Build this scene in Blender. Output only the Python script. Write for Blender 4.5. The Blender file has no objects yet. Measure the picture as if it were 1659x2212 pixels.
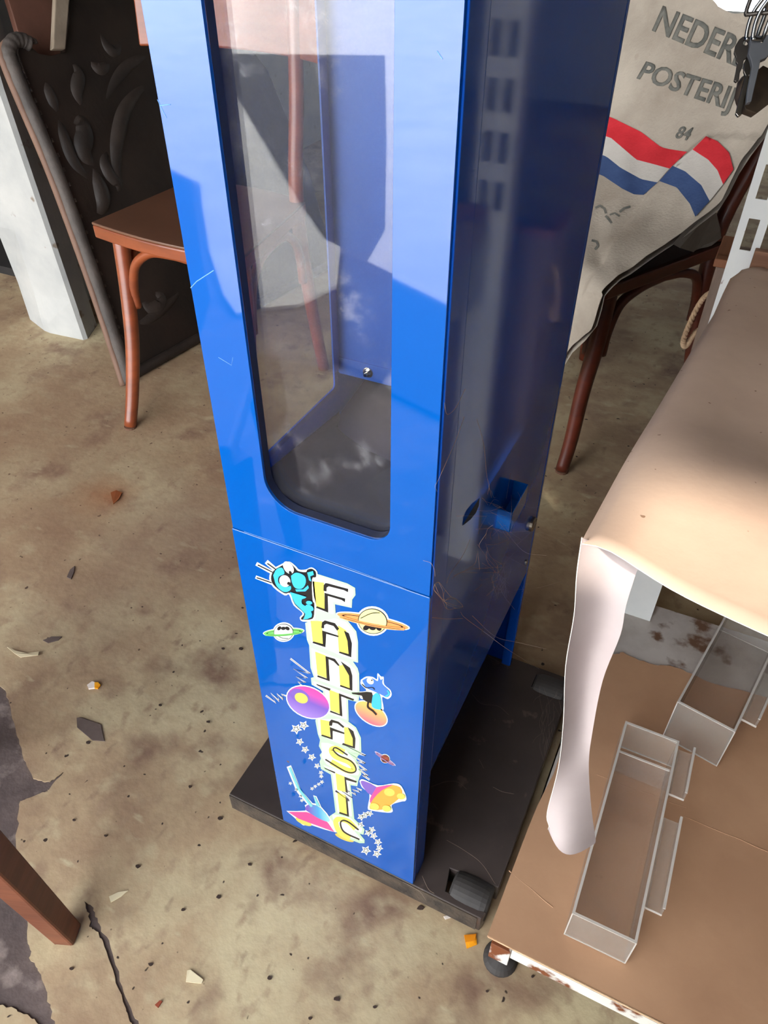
import bpy, bmesh, math, random
from mathutils import Vector, Matrix, noise
random.seed(7)

# ------------------------------------------------------------------ camera, world, sun, exposure
scene = bpy.context.scene
COL = scene.collection
RX = Vector((0.8988553598535778, 0.4382439247129822, 0.0011421535173618824))     # right
RY = Vector((0.2855059893192492, -0.5836026847335491, -0.7601935519554417))      # down
RZ = Vector((-0.3324836418913448, 0.6836301403712068, -0.649695666486019))       # forward
CAM = Vector((0.3472, -0.3958, 1.0390))
FPX = 1608.69
cam_data = bpy.data.cameras.new('camera')
cam_data.sensor_fit = 'VERTICAL'; cam_data.sensor_height = 24.0
cam_data.lens = FPX / 2212 * 24.0
cam_data.clip_start = 0.02; cam_data.clip_end = 200
cam = bpy.data.objects.new('camera', cam_data); COL.objects.link(cam)
m = Matrix((RX, -RY, -RZ)).transposed().to_4x4(); m.translation = CAM
cam.matrix_world = m
scene.camera = cam

world = bpy.data.worlds.new('sky'); scene.world = world; world.use_nodes = True
bg = world.node_tree.nodes['Background']
bg.inputs['Color'].default_value = (0.93, 0.965, 1.0, 1)
bg.inputs['Strength'].default_value = 9.2
scene.cycles.transparent_max_bounces = 40

SUN_FROM = Vector((0.90, -1.0, 0.75)).normalized()          # direction towards the sun
sun = bpy.data.lights.new('sun', 'SUN'); sun.energy = 6.0; sun.angle = math.radians(1.6); sun.color = (1.0, 0.90, 0.77)
so = bpy.data.objects.new('sun', sun); COL.objects.link(so)
so.rotation_euler = SUN_FROM.to_track_quat('Z', 'Y').to_euler(); so.location = (3, -6, 6)

vs = scene.view_settings
vs.view_transform = 'Standard'; vs.look = 'None'; vs.exposure = 0.0; vs.gamma = 1.0; vs.use_curve_mapping = False

# ------------------------------------------------------------------ measuring helpers (photo survey -> metres)
def ray(x, y): return RX * ((x - 829.5) / FPX) + RY * ((y - 1106) / FPX) + RZ
def on_plane(x, y, p, n):
    d = ray(x, y); p = Vector(p); n = Vector(n); return CAM + d * ((p - CAM).dot(n) / d.dot(n))
def onz(x, y, z=0.0): return on_plane(x, y, (0, 0, z), (0, 0, 1))
def ony(x, y, Y=0.0): return on_plane(x, y, (0, Y, 0), (0, 1, 0))
def onx(x, y, X=0.0): return on_plane(x, y, (X, 0, 0), (1, 0, 0))
def px(P):
    v = Vector(P) - CAM; w = v.dot(RZ)
    return 829.5 + FPX * v.dot(RX) / w, 1106 + FPX * v.dot(RY) / w

# ------------------------------------------------------------------ materials
MATS = {}
def lin(c):
    def f(u):
        u /= 255.0
        return u / 12.92 if u <= 0.04045 else ((u + 0.055) / 1.055) ** 2.4
    return (f(c[0]), f(c[1]), f(c[2]), 1)
def mat(name, c1, c2=None, rough=0.5, scale=8.0, metal=0.0, coat=0.0, bump=0.0, bscale=None, detail=6.0,
        lo=0.35, hi=0.65, spec=0.5, stretch=(1, 1, 1), c3=None, coat_rough=0.03):
    if name in MATS: return MATS[name]
    M = bpy.data.materials.new(name); M.use_nodes = True; MATS[name] = M
    nt = M.node_tree; B = nt.nodes['Principled BSDF']
    B.inputs['Roughness'].default_value = rough; B.inputs['Metallic'].default_value = metal
    B.inputs['Coat Weight'].default_value = coat; B.inputs['Coat Roughness'].default_value = coat_rough
    B.inputs['Specular IOR Level'].default_value = spec
    tc = nt.nodes.new('ShaderNodeTexCoord'); mp = nt.nodes.new('ShaderNodeMapping')
    mp.inputs['Scale'].default_value = stretch
    nt.links.new(tc.outputs['Object'], mp.inputs['Vector'])
    nz = nt.nodes.new('ShaderNodeTexNoise'); nz.inputs['Scale'].default_value = scale; nz.inputs['Detail'].default_value = detail
    nz.inputs['Roughness'].default_value = 0.6
    nt.links.new(mp.outputs[0], nz.inputs['Vector'])
    rp = nt.nodes.new('ShaderNodeValToRGB')
    rp.color_ramp.elements[0].position = lo; rp.color_ramp.elements[1].position = hi
    rp.color_ramp.elements[0].color = lin(c1); rp.color_ramp.elements[1].color = lin(c2 or c1)
    if c3 is not None:
        e = rp.color_ramp.elements.new((lo + hi) / 2); e.color = lin(c3)
    nt.links.new(nz.outputs['Fac'], rp.inputs['Fac']); nt.links.new(rp.outputs[0], B.inputs['Base Color'])
    if bump:
        n2 = nt.nodes.new('ShaderNodeTexNoise'); n2.inputs['Scale'].default_value = bscale or scale * 6; n2.inputs['Detail'].default_value = 4
        nt.links.new(mp.outputs[0], n2.inputs['Vector'])
        bp = nt.nodes.new('ShaderNodeBump'); bp.inputs['Strength'].default_value = bump; bp.inputs['Distance'].default_value = 0.004
        nt.links.new(n2.outputs['Fac'], bp.inputs['Height']); nt.links.new(bp.outputs[0], B.inputs['Normal'])
    return M

def speckle(M, color, scale, thr, soft=0.02, ns=2.0, stretch=(1, 1, 1), rough=None):
    """adds small marks of another colour (dirt, chips, rust) over a material's base colour"""
    nt = M.node_tree; B = nt.nodes['Principled BSDF']
    src = B.inputs['Base Color'].links[0].from_socket
    tc = nt.nodes.new('ShaderNodeTexCoord'); mp = nt.nodes.new('ShaderNodeMapping'); mp.inputs['Scale'].default_value = stretch
    nt.links.new(tc.outputs['Object'], mp.inputs['Vector'])
    nz = nt.nodes.new('ShaderNodeTexNoise'); nz.inputs['Scale'].default_value = scale; nz.inputs['Detail'].default_value = ns
    nt.links.new(mp.outputs[0], nz.inputs['Vector'])
    mr = nt.nodes.new('ShaderNodeMapRange'); mr.inputs['From Min'].default_value = thr; mr.inputs['From Max'].default_value = thr + soft
    nt.links.new(nz.outputs['Fac'], mr.inputs['Value'])
    mx = nt.nodes.new('ShaderNodeMix'); mx.data_type = 'RGBA'
    nt.links.new(mr.outputs[0], mx.inputs['Factor']); nt.links.new(src, mx.inputs[6]); mx.inputs[7].default_value = lin(color)
    nt.links.new(mx.outputs[2], B.inputs['Base Color'])
    return M

def stain(M, centre, radius, color, amount=0.8, squash=1.0):
    nt = M.node_tree; B = nt.nodes['Principled BSDF']
    src = B.inputs['Base Color'].links[0].from_socket
    ge = nt.nodes.new('ShaderNodeNewGeometry')
    nz = nt.nodes.new('ShaderNodeTexNoise'); nz.inputs['Scale'].default_value = 9; nz.inputs['Detail'].default_value = 5
    nt.links.new(ge.outputs['Position'], nz.inputs['Vector'])
    sub = nt.nodes.new('ShaderNodeVectorMath'); sub.operation = 'SUBTRACT'; sub.inputs[1].default_value = centre
    nt.links.new(ge.outputs['Position'], sub.inputs[0])
    ad = nt.nodes.new('ShaderNodeVectorMath'); ad.operation = 'LENGTH'; nt.links.new(sub.outputs[0], ad.inputs[0])
    ma = nt.nodes.new('ShaderNodeMath'); ma.operation = 'MULTIPLY_ADD'; ma.inputs[1].default_value = radius * 1.4; ma.inputs[2].default_value = -radius * 0.7
    nt.links.new(nz.outputs['Fac'], ma.inputs[0])
    su = nt.nodes.new('ShaderNodeMath'); su.operation = 'ADD'; nt.links.new(ad.outputs['Value'], su.inputs[0]); nt.links.new(ma.outputs[0], su.inputs[1])
    mr = nt.nodes.new('ShaderNodeMapRange'); mr.inputs['From Min'].default_value = radius; mr.inputs['From Max'].default_value = radius * 0.1
    mr.inputs['To Max'].default_value = amount
    nt.links.new(su.outputs[0], mr.inputs['Value'])
    mx = nt.nodes.new('ShaderNodeMix'); mx.data_type = 'RGBA'
    nt.links.new(mr.outputs[0], mx.inputs['Factor']); nt.links.new(src, mx.inputs[6]); mx.inputs[7].default_value = lin(color)
    nt.links.new(mx.outputs[2], B.inputs['Base Color'])
    return M

def clear(name, tint, haze, haze_col, dust_scale, thr, ior=1.48, rough=0.02, smear=0.0):
    """clear plastic: transparent + fresnel gloss + dusty scattering"""
    if name in MATS: return MATS[name]
    M = bpy.data.materials.new(name); M.use_nodes = True; MATS[name] = M
    nt = M.node_tree; nt.nodes.clear()
    out = nt.nodes.new('ShaderNodeOutputMaterial')
    tr = nt.nodes.new('ShaderNodeBsdfTransparent'); tr.inputs['Color'].default_value = tint
    gl = nt.nodes.new('ShaderNodeBsdfGlossy'); gl.inputs['Roughness'].default_value = rough
    df = nt.nodes.new('ShaderNodeBsdfDiffuse'); df.inputs['Color'].default_value = lin(haze_col)
    ge = nt.nodes.new('ShaderNodeNewGeometry')
    dt = nt.nodes.new('ShaderNodeVectorMath'); dt.operation = 'DOT_PRODUCT'
    nt.links.new(ge.outputs['Incoming'], dt.inputs[0]); nt.links.new(ge.outputs['Normal'], dt.inputs[1])
    ab = nt.nodes.new('ShaderNodeMath'); ab.operation = 'ABSOLUTE'; nt.links.new(dt.outputs['Value'], ab.inputs[0])
    om = nt.nodes.new('ShaderNodeMath'); om.operation = 'SUBTRACT'; om.inputs[0].default_value = 1.0; nt.links.new(ab.outputs[0], om.inputs[1])
    pw = nt.nodes.new('ShaderNodeMath'); pw.operation = 'POWER'; pw.inputs[1].default_value = 5.0; nt.links.new(om.outputs[0], pw.inputs[0])
    f0_ = ((ior - 1) / (ior + 1)) ** 2
    fr = nt.nodes.new('ShaderNodeMath'); fr.operation = 'MULTIPLY_ADD'; fr.inputs[1].default_value = 1 - f0_; fr.inputs[2].default_value = f0_; nt.links.new(pw.outputs[0], fr.inputs[0])
    tc = nt.nodes.new('ShaderNodeTexCoord')
    nz = nt.nodes.new('ShaderNodeTexNoise'); nz.inputs['Scale'].default_value = dust_scale; nz.inputs['Detail'].default_value = 8; nz.inputs['Roughness'].default_value = 0.75
    nt.links.new(tc.outputs['Object'], nz.inputs['Vector'])
    mr = nt.nodes.new('ShaderNodeMapRange'); mr.inputs['From Min'].default_value = thr; mr.inputs['From Max'].default_value = thr + 0.22
    mr.inputs['To Min'].default_value = haze; mr.inputs['To Max'].default_value = haze + smear
    nt.links.new(nz.outputs['Fac'], mr.inputs['Value'])
    m1 = nt.nodes.new('ShaderNodeMixShader'); m2 = nt.nodes.new('ShaderNodeMixShader')
    nt.links.new(mr.outputs[0], m1.inputs[0]); nt.links.new(tr.outputs[0], m1.inputs[1]); nt.links.new(df.outputs[0], m1.inputs[2])
    nt.links.new(fr.outputs[0], m2.inputs[0]); nt.links.new(m1.outputs[0], m2.inputs[1]); nt.links.new(gl.outputs[0], m2.inputs[2])
    nt.links.new(m2.outputs[0], out.inputs['Surface'])
    return M

def grad(name, stops, axis='Z', z0=0.0, z1=1.0, rough=0.25):
    """flat print with a colour gradient along an object axis"""
    if name in MATS: return MATS[name]
    M = bpy.data.materials.new(name); M.use_nodes = True; MATS[name] = M
    nt = M.node_tree; B = nt.nodes['Principled BSDF']; B.inputs['Roughness'].default_value = rough
    tc = nt.nodes.new('ShaderNodeTexCoord'); sp = nt.nodes.new('ShaderNodeSeparateXYZ'); nt.links.new(tc.outputs['Object'], sp.inputs[0])
    mr = nt.nodes.new('ShaderNodeMapRange'); mr.inputs['From Min'].default_value = z0; mr.inputs['From Max'].default_value = z1
    nt.links.new(sp.outputs[axis], mr.inputs['Value'])
    rp = nt.nodes.new('ShaderNodeValToRGB')
    els = rp.color_ramp.elements
    els[0].position = stops[0][0]; els[0].color = lin(stops[0][1]); els[1].position = stops[-1][0]; els[1].color = lin(stops[-1][1])
    for p_, c_ in stops[1:-1]:
        e = els.new(p_); e.color = lin(c_)
    nt.links.new(mr.outputs[0], rp.inputs['Fac']); nt.links.new(rp.outputs[0], B.inputs['Base Color'])
    return M

# ------------------------------------------------------------------ mesh helpers
class MB:
    def __init__(self): self.v = []; self.f = []; self.mi = []; self.cur = 0
    def add(self, vs_, fs_):
        o = len(self.v); self.v += [tuple(p) for p in vs_]
        for f_ in fs_: self.f.append([o + i for i in f_]); self.mi.append(self.cur)
        return self
    def hexa(self, p):
        return self.add(p, [(3, 2, 1, 0), (4, 5, 6, 7), (0, 1, 5, 4), (1, 2, 6, 5), (2, 3, 7, 6), (3, 0, 4, 7)])
    def box(self, x0, x1, y0, y1, z0, z1):
        return self.hexa([(x0, y0, z0), (x1, y0, z0), (x1, y1, z0), (x0, y1, z0), (x0, y0, z1), (x1, y0, z1), (x1, y1, z1), (x0, y1, z1)])
    def tube(self, pts, r, n=10, flat=1.0, cap=True):
        pts = [Vector(p) for p in pts]; rs = r if isinstance(r, (list, tuple)) else [r] * len(pts)
        rings = []; up = None
        for i, p in enumerate(pts):
            t = (pts[min(i + 1, len(pts) - 1)] - pts[max(i - 1, 0)]).normalized()
            if up is None:
                up = Vector((0, 0, 1)) if abs(t.z) < 0.9 else Vector((1, 0, 0))
            s = t.cross(up).normalized(); u = s.cross(t).normalized(); up = u
            rings.append([p + s * (rs[i] * math.cos(2 * math.pi * k / n)) + u * (rs[i] * flat * math.sin(2 * math.pi * k / n)) for k in range(n)])
        vv = [q for rg in rings for q in rg]; ff = []
        for i in range(len(rings) - 1):
            for k in range(n):
                a = i * n + k; b = i * n + (k + 1) % n
                ff.append((a, b, b + n, a + n))
        if cap:
            ff.append(tuple(reversed(range(n)))); ff.append(tuple(range((len(rings) - 1) * n, len(rings) * n)))
        return self.add(vv, ff)
    def prism(self, poly, off):
        poly = [Vector(p) for p in poly]; off = Vector(off); n = len(poly)
        vv = poly + [p + off for p in poly]
        ff = [tuple(reversed(range(n))), tuple(range(n, 2 * n))]
        for i in range(n): ff.append((i, (i + 1) % n, n + (i + 1) % n, n + i))
        return self.add(vv, ff)
    def lathe(self, c, prof, axis='z', n=20):
        c = Vector(c); vv = []; ff = []
        for (r_, h_) in prof:
            for k in range(n):
                a = 2 * math.pi * k / n
                if axis == 'z': q = Vector((r_ * math.cos(a), r_ * math.sin(a), h_))
                elif axis == 'x': q = Vector((h_, r_ * math.cos(a), r_ * math.sin(a)))
                else: q = Vector((r_ * math.cos(a), h_, r_ * math.sin(a)))
                vv.append(c + q)
        for i in range(len(prof) - 1):
            for k in range(n):
                ff.append((i * n + k, i * n + (k + 1) % n, (i + 1) * n + (k + 1) % n, (i + 1) * n + k))
        ff.append(tuple(range(n))); ff.append(tuple(range((len(prof) - 1) * n, len(prof) * n)))
        return self.add(vv, ff)
    def grid(self, P):
        nr = len(P); nc = len(P[0]); vv = [q for r_ in P for q in r_]
        ff = [(i * nc + j, i * nc + j + 1, (i + 1) * nc + j + 1, (i + 1) * nc + j) for i in range(nr - 1) for j in range(nc - 1)]
        return self.add(vv, ff)
    def build(self, name, mats, parent=None, smooth=False, bevel=0.0, fix=True, solid=0.0, auto=False):
        me = bpy.data.meshes.new(name); me.from_pydata(self.v, [], self.f); me.update()
        if not isinstance(mats, (list, tuple)): mats = [mats]
        for mm in mats: me.materials.append(mm)
        for p_, i_ in zip(me.polygons, self.mi): p_.material_index = i_
        if fix:
            b = bmesh.new(); b.from_mesh(me); bmesh.ops.recalc_face_normals(b, faces=b.faces); b.to_mesh(me); b.free()
        if smooth:
            for p_ in me.polygons: p_.use_smooth = True
        o = bpy.data.objects.new(name, me); COL.objects.link(o)
        if parent is not None:
            o.parent = parent
            o.matrix_parent_inverse = parent.matrix_basis.inverted()
        if solid:
            s = o.modifiers.new('thickness', 'SOLIDIFY'); s.thickness = solid; s.offset = 0
        if bevel:
            s = o.modifiers.new('bevel', 'BEVEL'); s.width = bevel; s.segments = 2; s.limit_method = 'ANGLE'; s.angle_limit = math.radians(40)
        return o

def tag(o, label=None, cat=None, group=None, kind=None):
    if label: o['label'] = label
    if cat: o['category'] = cat
    if group: o['group'] = group
    if kind: o['kind'] = kind
    return o
def empty(name, loc, label, cat, group=None):
    o = bpy.data.objects.new(name, None); COL.objects.link(o); o.location = loc; o.empty_display_size = 0.05
    return tag(o, label, cat, group)

def plate(loops, ext):
    """flat plate with holes: 2D loops -> mesh data (triangulated), thickness 2*ext, in the XY plane"""
    cu = bpy.data.curves.new('tmp', 'CURVE'); cu.dimensions = '2D'; cu.fill_mode = 'BOTH'; cu.extrude = ext
    for L in loops:
        s = cu.splines.new('POLY'); s.points.add(len(L) - 1); s.use_cyclic_u = True
        for p_, q in zip(s.points, L): p_.co = (q[0], q[1], 0, 1)
    o = bpy.data.objects.new('tmp', cu); COL.objects.link(o)
    dg = bpy.context.evaluated_depsgraph_get(); me = bpy.data.meshes.new_from_object(o.evaluated_get(dg))
    bpy.data.objects.remove(o); bpy.data.curves.remove(cu)
    return me
def text_mesh(txt, ext=0.0, shear=0.0):
    cu = bpy.data.curves.new('tmp', 'FONT'); cu.body = txt; cu.extrude = ext; cu.shear = shear; cu.resolution_u = 3; cu.offset = 0.022
    o = bpy.data.objects.new('tmp', cu); COL.objects.link(o)
    dg = bpy.context.evaluated_depsgraph_get(); me = bpy.data.meshes.new_from_object(o.evaluated_get(dg))
    bpy.data.objects.remove(o); bpy.data.curves.remove(cu)
    return me
def place_mesh(me, name, mapper, mats, parent=None, bevel=0.0):
    for v_ in me.vertices: v_.co = mapper(v_.co)
    me.materials.clear()
    for mm in (mats if isinstance(mats, (list, tuple)) else [mats]): me.materials.append(mm)
    me.name = name
    o = bpy.data.objects.new(name, me); COL.objects.link(o)
    b = bmesh.new(); b.from_mesh(me); bmesh.ops.remove_doubles(b, verts=b.verts, dist=1e-6); bmesh.ops.recalc_face_normals(b, faces=b.faces); b.to_mesh(me); b.free()
    if parent is not None: o.parent = parent; o.matrix_parent_inverse = parent.matrix_basis.inverted()
    if bevel:
        s = o.modifiers.new('bevel', 'BEVEL'); s.width = bevel; s.segments = 2; s.limit_method = 'ANGLE'; s.angle_limit = math.radians(50)
    return o
def rrect(x0, x1, y0, y1, radii, n=8):
    """rounded rectangle loop; radii for (x0,y0),(x1,y0),(x1,y1),(x0,y1)"""
    out = []
    for (cx, cy, a0, r_) in ((x0 + radii[0], y0 + radii[0], 180, radii[0]), (x1 - radii[1], y0 + radii[1], 270, radii[1]),
                             (x1 - radii[2], y1 - radii[2], 0, radii[2]), (x0 + radii[3], y1 - radii[3], 90, radii[3])):
        if r_ <= 1e-6: out.append((cx, cy)); continue
        for k in range(n + 1):
            a = math.radians(a0 + 90 * k / n); out.append((cx + r_ * math.cos(a), cy + r_ * math.sin(a)))
    return out
def curve_pts(ctrl, n=8):
    """Catmull-Rom through control points"""
    P = [Vector(c) for c in ctrl]; P = [P[0] * 2 - P[1]] + P + [P[-1] * 2 - P[-2]]; out = []
    for i in range(1, len(P) - 2):
        for k in range(n):
            t = k / n; a, b, c, d = P[i - 1:i + 3]
            out.append(0.5 * ((2 * b) + (c - a) * t + (2 * a - 5 * b + 4 * c - d) * t * t + (3 * b - a - 3 * c + d) * t ** 3))
    out.append(P[-2]); return out

# ================================================================== THE SETTING
lino_m = mat('worn_linoleum', (146, 119, 95), (192, 177, 143), rough=0.72, spec=0.3, scale=3.2, detail=12, lo=0.36, hi=0.62, c3=(170, 147, 117), bump=0.25, bscale=60)
speckle(lino_m, (130, 104, 86), 9.0, 0.53, 0.16, 8.0)
speckle(lino_m, (184, 168, 136), 17.0, 0.56, 0.20, 9.0, (1, 1.4, 1))
speckle(lino_m, (152, 128, 104), 44.0, 0.56, 0.22, 10.0, (1.0, 0.7, 1))
speckle(lino_m, (190, 176, 144), 26.0, 0.645, 0.10, 10.0, (0.5, 1.3, 1))
speckle(lino_m, (122, 98, 82), 30.0, 0.64, 0.14, 10.0, (1.0, 0.55, 1))
speckle(lino_m, (52, 40, 34), 85.0, 0.745, 0.03, 1.0)
stain(lino_m, onz(232, 1072), 0.085, (150, 84, 40), 0.75)
stain(lino_m, onz(250, 1080), 0.03, (140, 70, 25), 0.5)
stain(lino_m, onz(160, 960), 0.75, (124, 96, 74), 0.6)  # broad browner tone over the back of the floor
stain(lino_m, onz(420, 1150), 0.22, (120, 94, 84), 0.45)
stain(lino_m, onz(210, 1330), 0.25, (134, 108, 90), 0.4)
sub_m = mat('bare_subfloor', (78, 66, 64), (104, 90, 86), rough=0.75, scale=14, bump=0.3)
speckle(sub_m, (138, 124, 118), 22, 0.60, 0.12, 6)
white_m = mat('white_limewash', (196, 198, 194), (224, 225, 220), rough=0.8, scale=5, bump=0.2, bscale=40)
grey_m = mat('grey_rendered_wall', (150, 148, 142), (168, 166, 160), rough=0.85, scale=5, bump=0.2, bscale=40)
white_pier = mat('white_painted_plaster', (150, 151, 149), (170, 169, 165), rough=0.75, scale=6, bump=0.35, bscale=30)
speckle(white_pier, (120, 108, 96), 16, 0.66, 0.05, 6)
ceil_m = mat('ceiling_boards', (92, 82, 72), (110, 98, 86), rough=0.8)
pave_m = mat('pale_pavement', (214, 212, 208), (230, 228, 222), rough=0.9, scale=4)
strip_m = mat('dark_reflection_strip', (52, 54, 56), (66, 68, 70), rough=0.9, scale=30)
darkwall_m = mat('dim_brown_wall', (86, 76, 68), (104, 94, 84), rough=0.85, scale=4)

def door_y(x): return -1.5 + 0.45 * x            # threshold line of the open garage front

fl = MB()
fl.add([(-5.5, door_y(-5.5), 0), (3.2, door_y(3.2), 0), (3.2, 4.6, 0), (-5.5, 4.6, 0),
        (-5.5, door_y(-5.5), -0.05), (3.2, door_y(3.2), -0.05), (3.2, 4.6, -0.05), (-5.5, 4.6, -0.05)],
       [(0, 1, 2, 3), (7, 6, 5, 4), (0, 4, 5, 1), (1, 5, 6, 2), (2, 6, 7, 3), (3, 7, 4, 0)])
floor = tag(fl.build('floor', sub_m), 'bare dark floor showing through torn linoleum', None, None, 'structure')

def lino(name, pts2, th, z0=0.0, parent=floor, jitter=0.0):
    poly = [(p_[0], p_[1]) for p_ in pts2]
    me = plate([poly], th / 2)
    return place_mesh(me, name, lambda c: Vector((c.x, c.y, c.z + th / 2 + z0)), lino_m, parent)
def gp(*pts): return [tuple(onz(x, y)[:2]) for x, y in pts]
def rough_line(pts, n=5, amp=0.0016):
    out = []
    for a, b in zip(pts[:-1], pts[1:]):
        for k in range(n):
            t = k / n; x = a[0] + (b[0] - a[0]) * t; y = a[1] + (b[1] - a[1]) * t
            out.append((x + random.uniform(-amp, amp), y + random.uniform(-amp, amp)))
    out.append(pts[-1]); return out
LZ = 0.0025
# the big sheet: torn edge on the left, long tear at the front
edge_a = rough_line(gp((-400, 1330), (-60, 1440), (12, 1490), (24, 1530), (38, 1590), (52, 1640), (72, 1682), (98, 1692), (120, 1684), (140, 1668)))
edge_b = rough_line(gp((140, 1668), (106, 1706), (104, 1712), (88, 1714), (60, 1728), (45, 1732)), 4)
edge_c = rough_line(gp((45, 1732), (40, 1770), (36, 1830), (44, 1900), (56, 1975), (64, 2040), (66, 2070), (84, 2100), (100, 2140), (110, 2180), (118, 2212), (130, 2290)))
tear_l = rough_line(gp((270, 2290), (286, 2212), (272, 2180), (248, 2110), (226, 2046), (208, 2010), (195, 2006), (191, 1975), (186, 1955)))
tear_r = rough_line(gp((181, 1944), (205, 1968), (214, 1998), (235, 2034), (262, 2120), (284, 2178), (302, 2212), (330, 2290)))
big = [(-5.4, door_y(-5.4) + 0.02)] + [(-3.0, -0.4)] + edge_a + edge_b[1:] + edge_c[1:] + tear_l + tear_r + [(0.05, -0.60), (1.0, door_y(1.0) + 0.05), (3.1, door_y(3.1) + 0.05), (3.1, 4.55), (-5.4, 4.55)]
lino('linoleum_sheet', big, LZ)
scrap = rough_line(gp((-60, 2165), (0, 2172), (35, 2182), (60, 2196), (90, 2216), (120, 2300)), 4)
lino('linoleum_scrap', scrap + gp((-200, 2500), (-300, 2300)), LZ)
FZ = LZ                                            # walking surface

cl = MB()
cl.add([(-5.6, door_y(-5.6), 2.5), (3.3, door_y(3.3), 2.5), (3.3, 4.7, 2.5), (-5.6, 4.7, 2.5),
        (-5.6, door_y(-5.6), 2.6), (3.3, door_y(3.3), 2.6), (3.3, 4.7, 2.6), (-5.6, 4.7, 2.6)],
       [(3, 2, 1, 0), (4, 5, 6, 7), (0, 1, 5, 4), (1, 2, 6, 5), (2, 3, 7, 6), (3, 0, 4, 7)])
tag(cl.build('ceiling', ceil_m), 'grey boarded ceiling of the shed', None, None, 'structure')
me = plate([[(-5.6, 0), (3.3, 0), (3.3, 2.5), (-5.6, 2.5)], [(-0.42, 0.47), (-0.42, 0.86), (0.26, 0.86), (0.26, 0.47)]], 0.05)
o = place_mesh(me, 'wall_back', lambda c: Vector((c.x, 4.65 + c.z, c.y)), grey_m)
tag(o, 'pale grey wall at the far end with a window', None, None, 'structure')
wf = MB()
for b4 in ((-0.42, 0.26, 0.47, 0.50), (-0.42, 0.26, 0.83, 0.86), (-0.42, -0.39, 0.50, 0.83), (0.23, 0.26, 0.50, 0.83)): wf.box(b4[0], b4[1], 4.61, 4.65, b4[2], b4[3])
wf = tag(wf.build('window_1', white_m), 'white framed window in the far wall', None, None, 'structure')
tag(MB().box(3.2, 3.3, door_y(3.2), 4.6, 0, 2.5).build('wall_right', grey_m), 'pale grey wall beyond the shelf rack', None, None, 'structure')
tag(MB().box(-5.6, -5.5, door_y(-5.5), 4.6, 0, 2.5).build('wall_far_left', darkwall_m), 'dim wall at the far left', None, None, 'structure')

# white wall that ends in a battered pier
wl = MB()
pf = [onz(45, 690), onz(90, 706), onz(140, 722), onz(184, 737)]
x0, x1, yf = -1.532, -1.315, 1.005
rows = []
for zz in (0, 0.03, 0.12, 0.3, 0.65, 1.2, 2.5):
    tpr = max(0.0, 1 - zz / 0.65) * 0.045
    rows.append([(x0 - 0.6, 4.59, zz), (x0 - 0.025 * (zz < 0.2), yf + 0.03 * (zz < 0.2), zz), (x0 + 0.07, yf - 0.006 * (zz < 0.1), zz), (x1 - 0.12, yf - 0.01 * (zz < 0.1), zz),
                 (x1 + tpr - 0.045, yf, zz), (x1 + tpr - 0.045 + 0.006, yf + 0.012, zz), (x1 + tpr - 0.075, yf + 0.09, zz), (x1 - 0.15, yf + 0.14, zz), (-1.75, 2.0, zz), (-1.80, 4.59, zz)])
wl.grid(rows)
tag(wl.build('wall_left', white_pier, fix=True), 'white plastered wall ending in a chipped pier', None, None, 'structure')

# unseen wall added right of the opening, slotted to shape the sun patch
slot_pts = []
def front_plane_hit(P):
    # wall plane: y = -1.5+0.45x
    n = Vector((0.45, -1.0, 0)); p0 = Vector((0, -1.5, 0))
    return P + SUN_FROM * ((p0 - P).dot(n) / SUN_FROM.dot(n))
corners = [front_plane_hit(Vector(q)) for q in ((0.32, 0.10, 0.715), (0.95, 0.16, 0.715), (0.95, -0.05, 0.702), (0.32, -0.05, 0.702))]
xs = [c.x for c in corners]; zs = [c.z for c in corners]
SX0, SX1, SZ0, SZ1 = min(xs), max(xs), min(zs), max(zs)
wall_len = math.hypot(1, 0.45)
WX0 = 0.30
me = plate([[(WX0, 0), (3.25, 0), (3.25, 2.5), (WX0, 2.5)], [(c.x, c.z) for c in corners]], 0.02)
o = place_mesh(me, 'wall_front', lambda c: Vector((c.x, door_y(c.x) - 0.02 + c.z, c.y)), white_m)
tag(o, 'white front wall added out of view with a slanted slot shaping the sun patch', None, None, 'structure')
tag(MB().add([(-60, door_y(-60) - 40, -0.03), (60, -60, -0.03), (60, door_y(60), -0.03), (3.2, door_y(3.2), -0.03), (-5.5, door_y(-5.5), -0.03), (-60, door_y(-60), -0.03)],
             [(0, 1, 2, 3, 4, 5)]).build('ground', pave_m, fix=False), 'pale sunlit pavement outside the open front', None, None, 'structure')
tag(MB().prism([(-1.03, -1.98, -0.029), (-1.44, -2.41, -0.029), (-3.82, -5.07, -0.029), (-2.58, -5.60, -0.029), (-1.50, -3.40, -0.029), (-0.95, -2.25, -0.029), (-0.86, -1.90, -0.029)], (0, 0, 0.008)).build('reflection_strip', strip_m),
    'dark strip added outside for its reflection in the machine window', None, None, 'structure')  # unseen, added for the dark wedge mirrored in the window
tag(MB().prism([(-1.88, -2.33, 0.003), (-1.69, -2.09, 0.003), (-1.37, -1.70, 0.003), (-1.11, -1.42, 0.003), (-1.0, -1.33, 0.003), (-0.86, -1.44, 0.003), (-0.82, -1.62, 0.003), (-0.97, -1.92, 0.003)], (0, 0, 0.012)).build('trim_1', pave_m),
    'pale slab added at the open front to brighten the window reflection', None, None, 'structure')  # unseen, added as a bright patch for the window to mirror

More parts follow.
